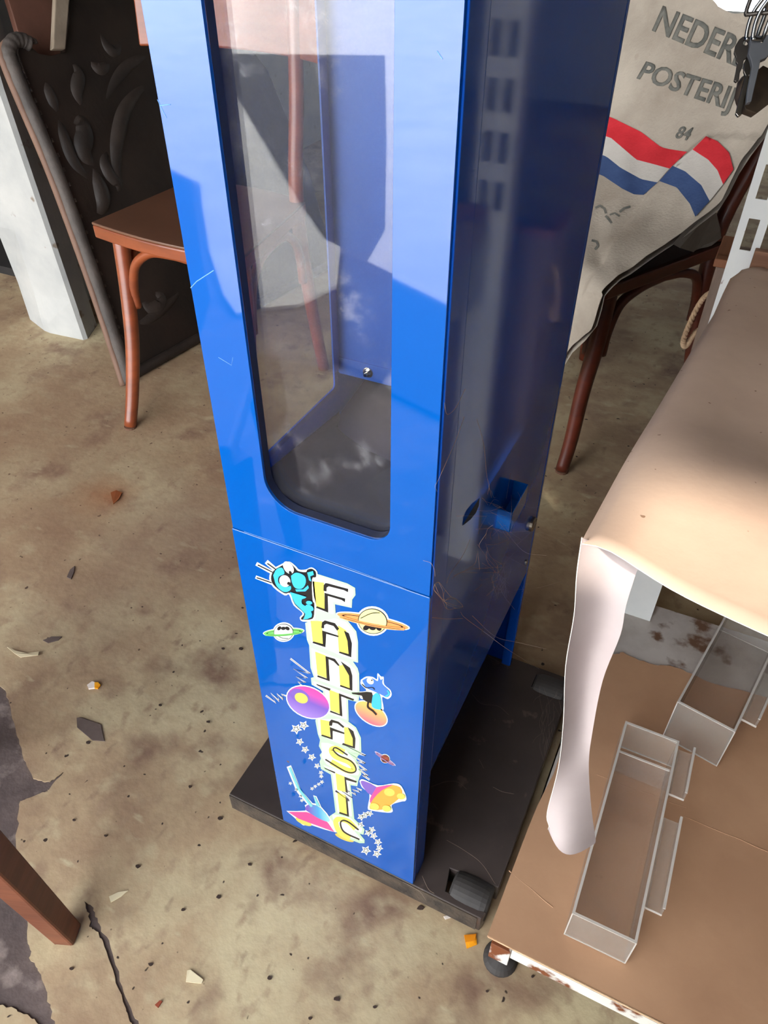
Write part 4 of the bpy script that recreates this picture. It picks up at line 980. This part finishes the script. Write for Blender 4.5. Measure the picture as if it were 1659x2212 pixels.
# stencilled words: map a text box to the cloth through its four survey corners
ALL = [(px(GR[i][j]), i, j) for i in range(0, NS + 1) for j in range(0, NA + 1) if px(GR[i][j])[0] > 1180]
def cloth_at(x, y):
    b_ = min(ALL, key=lambda q: (q[0][0] - x) ** 2 + (q[0][1] - y) ** 2)
    # refine with local plane hit
    i = min(b_[1], NS - 1); j = min(b_[2], NA - 1)
    p0 = GR[i][j]; n_ = (GR[min(i + 1, NS)][j] - p0).cross(GR[i][min(j + 1, NA)] - p0)
    if n_.length < 1e-9: return p0
    return on_plane(x, y, p0, n_.normalized())
def stencil(txt, quad, name):
    me = text_mesh(txt)
    bm_ = bmesh.new(); bm_.from_mesh(me); bmesh.ops.subdivide_edges(bm_, edges=[e for e in bm_.edges if e.calc_length() > 0.12], cuts=2); bm_.to_mesh(me); bm_.free()
    xs_ = [v_.co.x for v_ in me.vertices]; ys_ = [v_.co.y for v_ in me.vertices]
    x0_, x1_, y0_, y1_ = min(xs_), max(xs_), min(ys_), max(ys_)
    (bl_, br_, tr_, tl_) = quad
    def mp_(c):
        u = (c.x - x0_) / (x1_ - x0_); v_ = (c.y - y0_) / (y1_ - y0_)
        X = (1 - v_) * ((1 - u) * bl_[0] + u * br_[0]) + v_ * ((1 - u) * tl_[0] + u * tr_[0])
        Yy = (1 - v_) * ((1 - u) * bl_[1] + u * br_[1]) + v_ * ((1 - u) * tl_[1] + u * tr_[1])
        p_ = cloth_at(X, Yy); return p_ + (CAM - p_).normalized() * 0.0022
    o = place_mesh(me, name, mp_, can_ink, sack)
    s_ = o.modifiers.new('thickness', 'SOLIDIFY'); s_.thickness = 0.0002
    return o
def samp(line, t):
    ls = [0.0]
    for a, b in zip(line[:-1], line[1:]): ls.append(ls[-1] + math.hypot(b[0] - a[0], b[1] - a[1]))
    q = t * ls[-1]
    for k_ in range(len(line) - 1):
        if q <= ls[k_ + 1] + 1e-9:
            u = (q - ls[k_]) / (ls[k_ + 1] - ls[k_]); return (line[k_][0] + (line[k_ + 1][0] - line[k_][0]) * u, line[k_][1] + (line[k_ + 1][1] - line[k_][1]) * u)
    return line[-1]
def band(l0, l1, m_, lift):
    rows = []
    for i in range(9):
        v_ = i / 8; row = []
        for j in range(31):
            a = samp(l0, j / 30); b = samp(l1, j / 30); q = cloth_at(a[0] + (b[0] - a[0]) * v_, a[1] + (b[1] - a[1]) * v_)
            row.append(q + (CAM - q).normalized() * lift)
        rows.append(row)
    return MB().grid(rows).build('stripe', m_, sack, smooth=True, fix=False)
LB = [[(1200, 215), (1322, 254), (1385, 285), (1428, 318), (1445, 322), (1484, 328)], [(1200, 258), (1320, 298), (1375, 345), (1410, 354), (1446, 364)],
      [(1200, 300), (1310, 338), (1340, 362), (1385, 387), (1420, 394)], [(1200, 340), (1303, 380), (1345, 408), (1370, 420), (1390, 421)]]
RB = [[(1525, 294), (1550, 305), (1575, 330), (1584, 366)], [(1496, 323), (1530, 345), (1550, 368), (1562, 398)], [(1453, 358), (1480, 370), (1515, 400), (1533, 434)], [(1424, 391), (1462, 405), (1490, 440), (1502, 468)]]
for n_, m_ in enumerate((can_red, can_white, can_blue)): band(LB[n_], LB[n_ + 1], m_, 0.0024)
for n_, m_ in enumerate((can_red, can_white, can_blue)): band(RB[n_], RB[n_ + 1], m_, 0.0045)
stencil('NEDERL', [(1408, 66), (1604, 150), (1630, 92), (1432, 12)], 'stencil_print')
stencil('POSTERIJ', [(1368, 181), (1570, 254), (1594, 190), (1396, 132)], 'stencil_print')
stencil('84', [(1456, 298), (1485, 304), (1500, 276), (1470, 272)], 'stencil_print')
for line_, wd in (([(1286, 449), (1296, 444), (1306, 451), (1309, 461)], 5), ([(1308, 466), (1316, 475), (1321, 482)], 5), ([(1317, 464), (1328, 460), (1338, 467)], 4), ([(1338, 458), (1348, 450), (1362, 446)], 5), ([(1278, 519), (1289, 522), (1292, 530), (1285, 539)], 5)):
    rows = []
    for j in range(13):
        a = samp(line_, j / 12); b = samp(line_, min(1, j / 12 + 0.04)); c = samp(line_, max(0, j / 12 - 0.04)); dx, dy = b[0] - c[0], b[1] - c[1]; l = math.hypot(dx, dy) or 1
        rows.append([cloth_at(a[0] - dy / l * wd * e, a[1] + dx / l * wd * e) for e in (-0.5, 0, 0.5)])
        rows[-1] = [q + (CAM - q).normalized() * 0.002 for q in rows[-1]]
    MB().grid(rows).build('stencil_print', can_ink, sack, fix=False)
# loose grey corner hanging under the fold
cw = [cloth_at(1502, 466), cloth_at(1534, 436), onz(1546, 478, 0.50), onz(1548, 500, 0.482), onz(1520, 522, 0.470), onz(1490, 532, 0.465), cloth_at(1455, 520)]
MB().prism([q + Vector((0, 0, -0.006)) for q in cw], Vector((0.012, 0.02, -0.012))).build('loose_corner', mat('grey_canvas_lining', (120, 112, 106), (136, 128, 120), rough=0.9, scale=9, bump=0.2), sack, smooth=False)

# ================================================================== CARVED PANEL LEANING ON THE WALL
carve = mat('black_carved_leather', (30, 24, 21), (46, 37, 31), rough=0.42, scale=7, bump=0.7, bscale=26)
carve_hi = mat('lighter_carved_leather', (34, 27, 23), (52, 42, 36), rough=0.6, scale=12, bump=0.5, bscale=40)  # slightly lighter tone for the raised carving and bottom rim
rim_m = mat('dusty_grey_rim', (56, 50, 46), (80, 71, 65), rough=0.7, scale=14, bump=0.4)
rim_b = mat('brown_outer_edge', (94, 68, 54), (112, 84, 68), rough=0.7, scale=9)
B0 = Vector((-1.035, 0.869, FZ)); B1 = Vector((-1.001, 1.141, FZ)); TT = Vector((-1.290, 1.001, 0.733))
E1 = (B1 - B0).normalized(); NN = E1.cross(TT - B0).normalized()
if NN.x < 0: NN = -NN
E2 = NN.cross(E1).normalized()
if E2.z < 0: E2 = -E2
def pl(x, y):
    q = on_plane(x, y, B0, NN) - B0; return (q.dot(E1), q.dot(E2))
def L3(t, h, n=0.0): return B0 + E1 * t + E2 * h + NN * n
cp_root = empty('carved_panel', L3(0.45, 0), 'large black carved leather panel with a scalloped rim leaning on the white wall', 'panel')
left = [pl(*q) for q in [(282, 826), (240, 712), (192, 570), (120, 372), (48, 200), (24, 140), (16, 112), (26, 92), (44, 88), (62, 96), (84, 116), (112, 120), (140, 112), (148, 40)]]
left[0] = (0.004, 0.0)
hi = left[-1][1]
outl = left + [(left[-1][0] + 0.02, hi + 0.06), (0.42, hi + 0.10), (0.75, hi + 0.05), (0.93, 0.62), (0.97, 0.30), (0.95, 0.0)]
me = plate([outl], 0.014)
place_mesh(me, 'panel_board', lambda c: L3(c.x, c.y, c.z - 0.012), carve, cp_root, bevel=0.004)
rim_pts = curve_pts([L3(a, b, 0.004) for a, b in left[:10]], 12)
rs = [0.0165 + 0.0006 * math.sin(i * 0.9) for i in range(len(rim_pts))]
MB().tube(rim_pts, rs, 12).build('rim', rim_m, cp_root, smooth=True)
bead = MB()
for i in range(0, len(rim_pts) - 1, 2):
    c = rim_pts[i] + E1 * 0.017 + NN * 0.004
    bead.tube([c - E2 * 0.0045, c + E2 * 0.0045], [0.005, 0.0045], 7)
tag(bead.build('scallop_trim', rim_m, cp_root, smooth=True), None, None, None, 'stuff')
MB().tube([p_ - E1 * 0.014 - NN * 0.006 for p_ in rim_pts[:96]], 0.010, 8).build('outer_edge', rim_b, cp_root, smooth=True)
MB().tube(curve_pts([L3(a, 0.014, 0.004) for a in (0.01, 0.2, 0.5, 0.93)], 8), 0.014, 10).build('bottom_rim', carve_hi, cp_root, smooth=True)
dark_leather = carve_hi
relief = [([(332, 176), (300, 196), (272, 232), (258, 275), (250, 330), (256, 385), (290, 430)], 0.016), ([(325, 120), (300, 128), (268, 150), (240, 190), (222, 240)], 0.012),
          ([(150, 285), (172, 262), (182, 290), (178, 320), (190, 345), (215, 365)], 0.020), ([(120, 240), (140, 300), (160, 350), (200, 400)], 0.014),
          ([(196, 350), (215, 400), (222, 440), (205, 470)], 0.018), ([(240, 320), (225, 345), (235, 375), (255, 400), (250, 425)], 0.014),
          ([(150, 130), (170, 160), (165, 200), (180, 240)], 0.014), ([(210, 60), (230, 100), (250, 110), (262, 80)], 0.012), ([(190, 130), (215, 150), (240, 135)], 0.012),
          ([(300, 640), (320, 665), (345, 660), (345, 640), (325, 632)], 0.016), ([(290, 700), (320, 690), (360, 660), (400, 620)], 0.012), ([(95, 170), (110, 210), (125, 250)], 0.012)]
for pts, r_ in relief:
    q = curve_pts([L3(*pl(*p_), -0.95 * r_) for p_ in pts], 6); n_ = len(q); r_ *= 1.7
    MB().tube(q, [r_ * (0.45 + 0.55 * math.sin(math.pi * (i + 0.5) / n_)) for i in range(n_)], 10, 1.0).build('carving', dark_leather, cp_root, smooth=True)
# upright with its lit side painted pale, and the red-brown board behind it
beige = mat('lit_post_side', (120, 106, 90), (150, 134, 116), rough=0.7, scale=8, bump=0.3)
up = [L3(*pl(*q), 0.006) for q in [(104, 112), (132, 112), (146, -60), (112, -60)]]
MB().prism(up, NN * 0.016).build('upright', beige, cp_root, bevel=0.003)
bb = [on_plane(x, y, B0 - NN * 0.075, NN) for x, y in [(47, 96), (128, 130), (140, -120), (-10, -120)]]
lean = [q for q in bb]
tall = [L3(pl(47, 96)[0] + 0.02, 0.0, -0.060), L3(pl(47, 96)[0] + 0.24, 0.0, -0.060)]
brown_b = mat('red_brown_board', (84, 54, 42), (104, 68, 54), rough=0.65, scale=7, bump=0.15)
p0 = pl(47, 96); pbm = MB()
q1 = on_plane(47, 96, B0 - NN * 0.046, NN); q2 = on_plane(18, 0, B0 - NN * 0.046, NN)
up_dir = (q2 - q1).normalized(); foot = q1 - up_dir * ((q1.z - FZ - 0.008) / up_dir.z); topp = q1 + up_dir * 0.35
pbm.prism([foot, foot + E1 * 0.22, topp + E1 * 0.22, topp], NN * -0.018)
bo = pbm.build('leaning_board', brown_b, bevel=0.002)
tag(bo, 'plain red-brown board leaning between the carved panel and the wall', 'board')

# ------------------------------------------------------------------ cupboard filling the dark space beyond the pier
cup = empty('cupboard', (-2.25, 1.5, 0), 'old brown cupboard standing in the shade beyond the white pier', 'cupboard')
cm = mat('old_brown_cupboard', (92, 64, 48), (110, 78, 60), rough=0.6, scale=5, stretch=(1, 1, 6))
cm_d = mat('cupboard_shade_colour', (24, 21, 20), (34, 30, 28), rough=0.9)  # near-black colour stands in for the darkness beyond the pier
MB().box(-2.75, -1.78, 1.20, 1.75, 0.30, 0.36).build('shelf_board', cm, cup, bevel=0.003)
MB().box(-2.75, -1.78, 1.20, 1.75, 0.95, 1.0).build('top_board', cm, cup, bevel=0.003)
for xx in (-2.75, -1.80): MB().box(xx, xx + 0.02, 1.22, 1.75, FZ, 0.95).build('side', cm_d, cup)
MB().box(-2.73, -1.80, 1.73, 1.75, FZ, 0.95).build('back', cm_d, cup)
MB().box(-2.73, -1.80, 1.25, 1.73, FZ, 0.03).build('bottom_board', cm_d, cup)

# ------------------------------------------------------------------ wooden stool, only one leg in view
stool_m = mat('reddish_stool_wood', (98, 54, 35), (124, 70, 46), rough=0.5, scale=5, stretch=(1, 1, 6), bump=0.08)
sr = empty('wooden_stool', (-0.33, -0.24, 0), 'reddish wooden stool with square legs standing on the torn linoleum', 'stool')
def sleg(fx, fy, tx, ty):
    a = Vector((fx, fy, FZ)); b = Vector((tx, ty, 0.43)); ra, rb = 0.0135, 0.020
    u = Vector((0.93, 0.37, 0)); v_ = Vector((-0.37, 0.93, 0))
    MB().hexa([a - u * ra - v_ * ra, a + u * ra - v_ * ra, a + u * ra + v_ * ra, a - u * ra + v_ * ra, b - u * rb - v_ * rb, b + u * rb - v_ * rb, b + u * rb + v_ * rb, b - u * rb + v_ * rb]).build('leg', stool_m, sr, bevel=0.003)
sleg(-0.182, -0.236, -0.205, -0.262); sleg(-0.50, -0.10, -0.475, -0.13); sleg(-0.30, -0.52, -0.32, -0.49); sleg(-0.61, -0.40, -0.585, -0.375)
MB().prism([(-0.185, -0.235, 0.43), (-0.475, -0.095, 0.43), (-0.61, -0.395, 0.43), (-0.32, -0.525, 0.43)], (0, 0, 0.035)).build('seat', stool_m, sr, bevel=0.006)

# ------------------------------------------------------------------ litter on the floor
def flake(name, label, cat, pts, m_, th=0.0012, curl=0.0, grp=None):
    P_ = [onz(x, y, FZ) for x, y in pts]; c = sum(P_, Vector()) / len(P_)
    vv = [p_ + Vector((0, 0, 0.0004 + curl * abs((p_ - c).x) / 0.01)) for p_ in P_]
    o = MB().prism(vv, (0, 0, th)).build(name, m_)
    return tag(o, label, cat, grp)
org = mat('orange_foil', (238, 150, 16), (250, 176, 40), rough=0.35, scale=60)
org2 = mat('dark_orange_foil', (214, 116, 10), (236, 150, 30), rough=0.35, scale=60)
whp = mat('white_scrap', (220, 208, 198), (232, 220, 210), rough=0.8)
dkf = mat('dark_flake', (84, 70, 66), (98, 84, 78), rough=0.8, scale=40)
f0 = flake('foil_scrap', 'crumpled orange foil scrap beside the rubber foot of the rack', 'scrap', [(1002, 2022), (1028, 2018), (1030, 2042), (1008, 2050)], org, 0.001, 0.0012)
flake_p = [onz(x, y, FZ + 0.0035) for x, y in [(1003, 2020), (1029, 2018), (1026, 2032), (1005, 2036)]]
MB().prism(flake_p, (0, 0, 0.0008)).build('fold', org2, f0)
f1 = flake('candy_chip', 'small white and orange chip lying on the open linoleum', 'scrap', [(189, 1482), (200, 1474), (206, 1476), (206, 1488), (192, 1490)], whp, 0.003)
MB().prism([onz(x, y, FZ + 0.0006) for x, y in [(205, 1476), (213, 1476), (218, 1482), (212, 1489), (205, 1488)]], (0, 0, 0.003)).build('orange_end', org, f1)
flake('lino_chip', 'dark grey angular chip near the torn linoleum edge', 'scrap', [(166, 1552), (174, 1551), (218, 1566), (221, 1580), (226, 1602), (200, 1600), (167, 1572)], dkf, 0.0014)
flake('lino_chip', 'small grey-brown upright flake by the old scuff marks', 'scrap', [(145, 1248), (152, 1232), (162, 1224), (160, 1238), (154, 1252)], dkf, 0.002)
flake('lino_chip', 'flat brown chip with a pointed end on the linoleum', 'scrap', [(93, 1384), (112, 1376), (134, 1376), (126, 1384), (104, 1390)], dkf, 0.0012)
pale = mat('pale_lino_curl', (176, 160, 130), (192, 178, 148), rough=0.7)
flake('lino_curl', 'pale curled linoleum splinter near the torn edge', 'scrap', [(17, 1401), (35, 1408), (60, 1413), (86, 1410), (84, 1418), (45, 1421), (32, 1413)], pale, 0.0015, 0.0008)
flake('lino_curl', 'pale pointed sliver beside the long tear', 'scrap', [(236, 1938), (256, 1928), (277, 1925), (262, 1938), (240, 1950)], mat('cream_sliver', (214, 200, 164), (222, 208, 174), rough=0.7), 0.0012, 0.0006)
flake('lino_curl', 'cream paper-thin flake sticking up in front of the machine', 'scrap', [(405, 2098), (412, 2096), (440, 2118), (436, 2126), (402, 2122)], MATS['cream_sliver'], 0.0014, 0.0008)
flake('rust_flake', 'curled rusty flake on the orange stain', 'scrap', [(240, 1068), (252, 1062), (264, 1066), (258, 1080), (246, 1092)], mat('rust_flake', (150, 78, 30), (120, 64, 30), rough=0.8), 0.0015, 0.002)
flake('splinter', 'tiny red-brown splinter on the linoleum', 'scrap', [(335, 2172), (346, 2162), (351, 2164), (342, 2178)], mat('red_splinter', (140, 62, 36), rough=0.7), 0.002)
flake('white_speck', 'small white paper speck under the base edge', 'scrap', [(958, 1981), (970, 1978), (974, 1983), (962, 1987)], whp, 0.002)
pit = mat('dark_pit', (52, 38, 32), (66, 50, 42), rough=0.95)
pits = [(540, 1868, 5), (582, 2113, 6), (728, 2158, 9), (908, 1962, 8), (810, 2176, 5), (1150, 2110, 4), (347, 1524, 4), (228, 1806, 4), (160, 1772, 4), (396, 1966, 5), (473, 1938, 6), (476, 1768, 6), (326, 2084, 6), (155, 2093, 5), (298, 1872, 6), (410, 1700, 4), (520, 1402, 5), (482, 1402, 4), (190, 1605, 5), (670, 2200, 5), (1052, 2142, 4), (450, 1560, 4)]
for i, (x, y, r_) in enumerate(pits):
    pts = [(x + r_ * random.uniform(0.6, 1.1) * math.cos(a), y + 0.75 * r_ * random.uniform(0.6, 1.1) * math.sin(a)) for a in (2 * math.pi * k / 7 for k in range(7))]
    flake('dirt_crumb', 'small dark dirt crumb on the linoleum', 'dirt', pts, pit, 0.0016, 0.0, 'dirt crumbs on the floor')

# ------------------------------------------------------------------ cobwebs
web = MB()
def thread(pts, r_=0.00022, sag=0.0): web.tube(curve_pts(pts, 5), r_ * 0.4, 4)
def sd(x, y, off=0.004): return onx(x, y, W + off)
def ft(x, y, off=0.002): return ony(x, y, -off)
def bs_(x, y, off=0.003): return onz(x, y, ZB + off)
thread([ft(914, 1211), ft(930, 1216), sd(938, 1230), sd(940, 1245)], 0.0004)
knot = [(939, 1262), (948, 1258), (962, 1275), (975, 1290), (985, 1294), (1000, 1310), (985, 1314), (965, 1315), (955, 1296), (938, 1275)]
thread([sd(*q, 0.010) for q in knot + knot[:1]], 0.0004)
for q in knot: thread([sd(959, 1299, 0.012), sd((959 + q[0]) / 2 + random.uniform(-4, 4), (1299 + q[1]) / 2 + random.uniform(-4, 4), 0.014), sd(*q, 0.010)], 0.0003)
mid = [(995, 1320), (1008, 1328), (1030, 1340), (1060, 1362), (1090, 1385)]
endp = Vector((0.2985, 0.30, 0.15))
thread([sd(995, 1322, .006), sd(1005, 1335, .012), onx(1050, 1368, W + .03), onx(1100, 1405, W + .05), onz(1165, 1445, 0.06)], 0.00035)
thread([sd(1020, 1330, .01), onx(1070, 1375, W + .03), onx(1120, 1388, W + .05), onx(1180, 1402, W + .08)], 0.00035)
thread([sd(933, 1334), sd(965, 1337), sd(1000, 1336, .01)], 0.0003)
thread([sd(980, 1244), sd(1008, 1232), sd(1035, 1228), sd(1055, 1228)], 0.0003)
thread([sd(965, 1260), sd(972, 1240), sd(1000, 1200), sd(1015, 1165)], 0.0003)
thread([sd(960, 870, 0.001), sd(966, 895, 0.002), sd(985, 880, .003), sd(1005, 840, .003)], 0.0003)
thread([sd(1030, 905), sd(1045, 960), sd(1052, 1030), sd(1062, 1075)], 0.0003)
thread([sd(945, 1062, 0.0), sd(940, 1050, 0.0), sd(950, 1030, .001), sd(985, 950, .002), sd(1003, 900, .002)], 0.0003)
for i in range(46):
    a = (random.uniform(1030, 1130), random.uniform(1060, 1270)); L_ = random.uniform(15, 70); an = random.uniform(0, 6.28); o1, o2 = random.uniform(0.003, 0.035), random.uniform(0.003, 0.045)
    b = (a[0] + L_ * math.cos(an), a[1] + L_ * math.sin(an)); mm = ((a[0] + b[0]) / 2 + random.uniform(-9, 9), (a[1] + b[1]) / 2 + random.uniform(-9, 9))
    thread([onx(*a, W + o1), onx(*mm, W + (o1 + o2) / 2), onx(*b, W + o2)], 0.00016)
for i in range(26):
    a = (random.uniform(1060, 1110), random.uniform(1200, 1300)); b = (1060 + random.uniform(-20, 50), 1225 + random.uniform(-10, 70))
    thread([onx(*a, W + .02), onx((a[0] + b[0]) / 2 + random.uniform(-6, 6), (a[1] + b[1]) / 2, W + .025), onx(*b, W + .02)], 0.00016)
for a, b, c in (((1075, 1125), (1130, 1190), (1180, 1200)), ((1100, 1150), (1170, 1150), (1240, 1190)), ((1090, 1200), (1150, 1230), (1230, 1265)), ((1105, 1275), (1160, 1270), (1215, 1255))):
    thread([onx(*a, W + .02), onx(*b, W + .045), onx(*c, W + .075)], 0.0002)
for i in range(34):
    a = (random.uniform(1165, 1215), random.uniform(1480, 1600)); b = (a[0] + random.uniform(-25, 25), a[1] + random.uniform(20, 70))
    thread([onz(*a, ZB + random.uniform(.004, .03)), onz((a[0] + b[0]) / 2 + random.uniform(-7, 7), (a[1] + b[1]) / 2, ZB + .02), onz(*b, ZB + random.uniform(.002, .02))], 0.00016)
for pts in ([(930, 1700), (965, 1688), (990, 1690), (1008, 1705)], [(1065, 1700), (1085, 1710), (1110, 1715)], [(965, 1815), (1000, 1835), (1040, 1865), (1070, 1910)], [(935, 1735), (945, 1748)], [(1020, 1500), (1040, 1520), (1075, 1525), (1100, 1545)], [(1035, 1640), (1045, 1660)], [(960, 1505), (1000, 1490), (1015, 1480)], [(1050, 1414), (1075, 1428), (1102, 1442)]):
    thread([bs_(*q) for q in pts], 0.0003)
for pts in ([(912, 1892), (925, 1920), (938, 1930)], [(870, 1905), (905, 1925), (920, 1945)]):
    thread([onz(*q, ZB + .002) for q in pts], 0.0004)
wb = web.build('cobweb', mat('dusty_cobweb', (136, 116, 102), (156, 136, 120), rough=0.9), fix=False)
tag(wb, 'dusty cobweb threads strung from the side of the blue machine', 'cobweb', None, 'stuff')
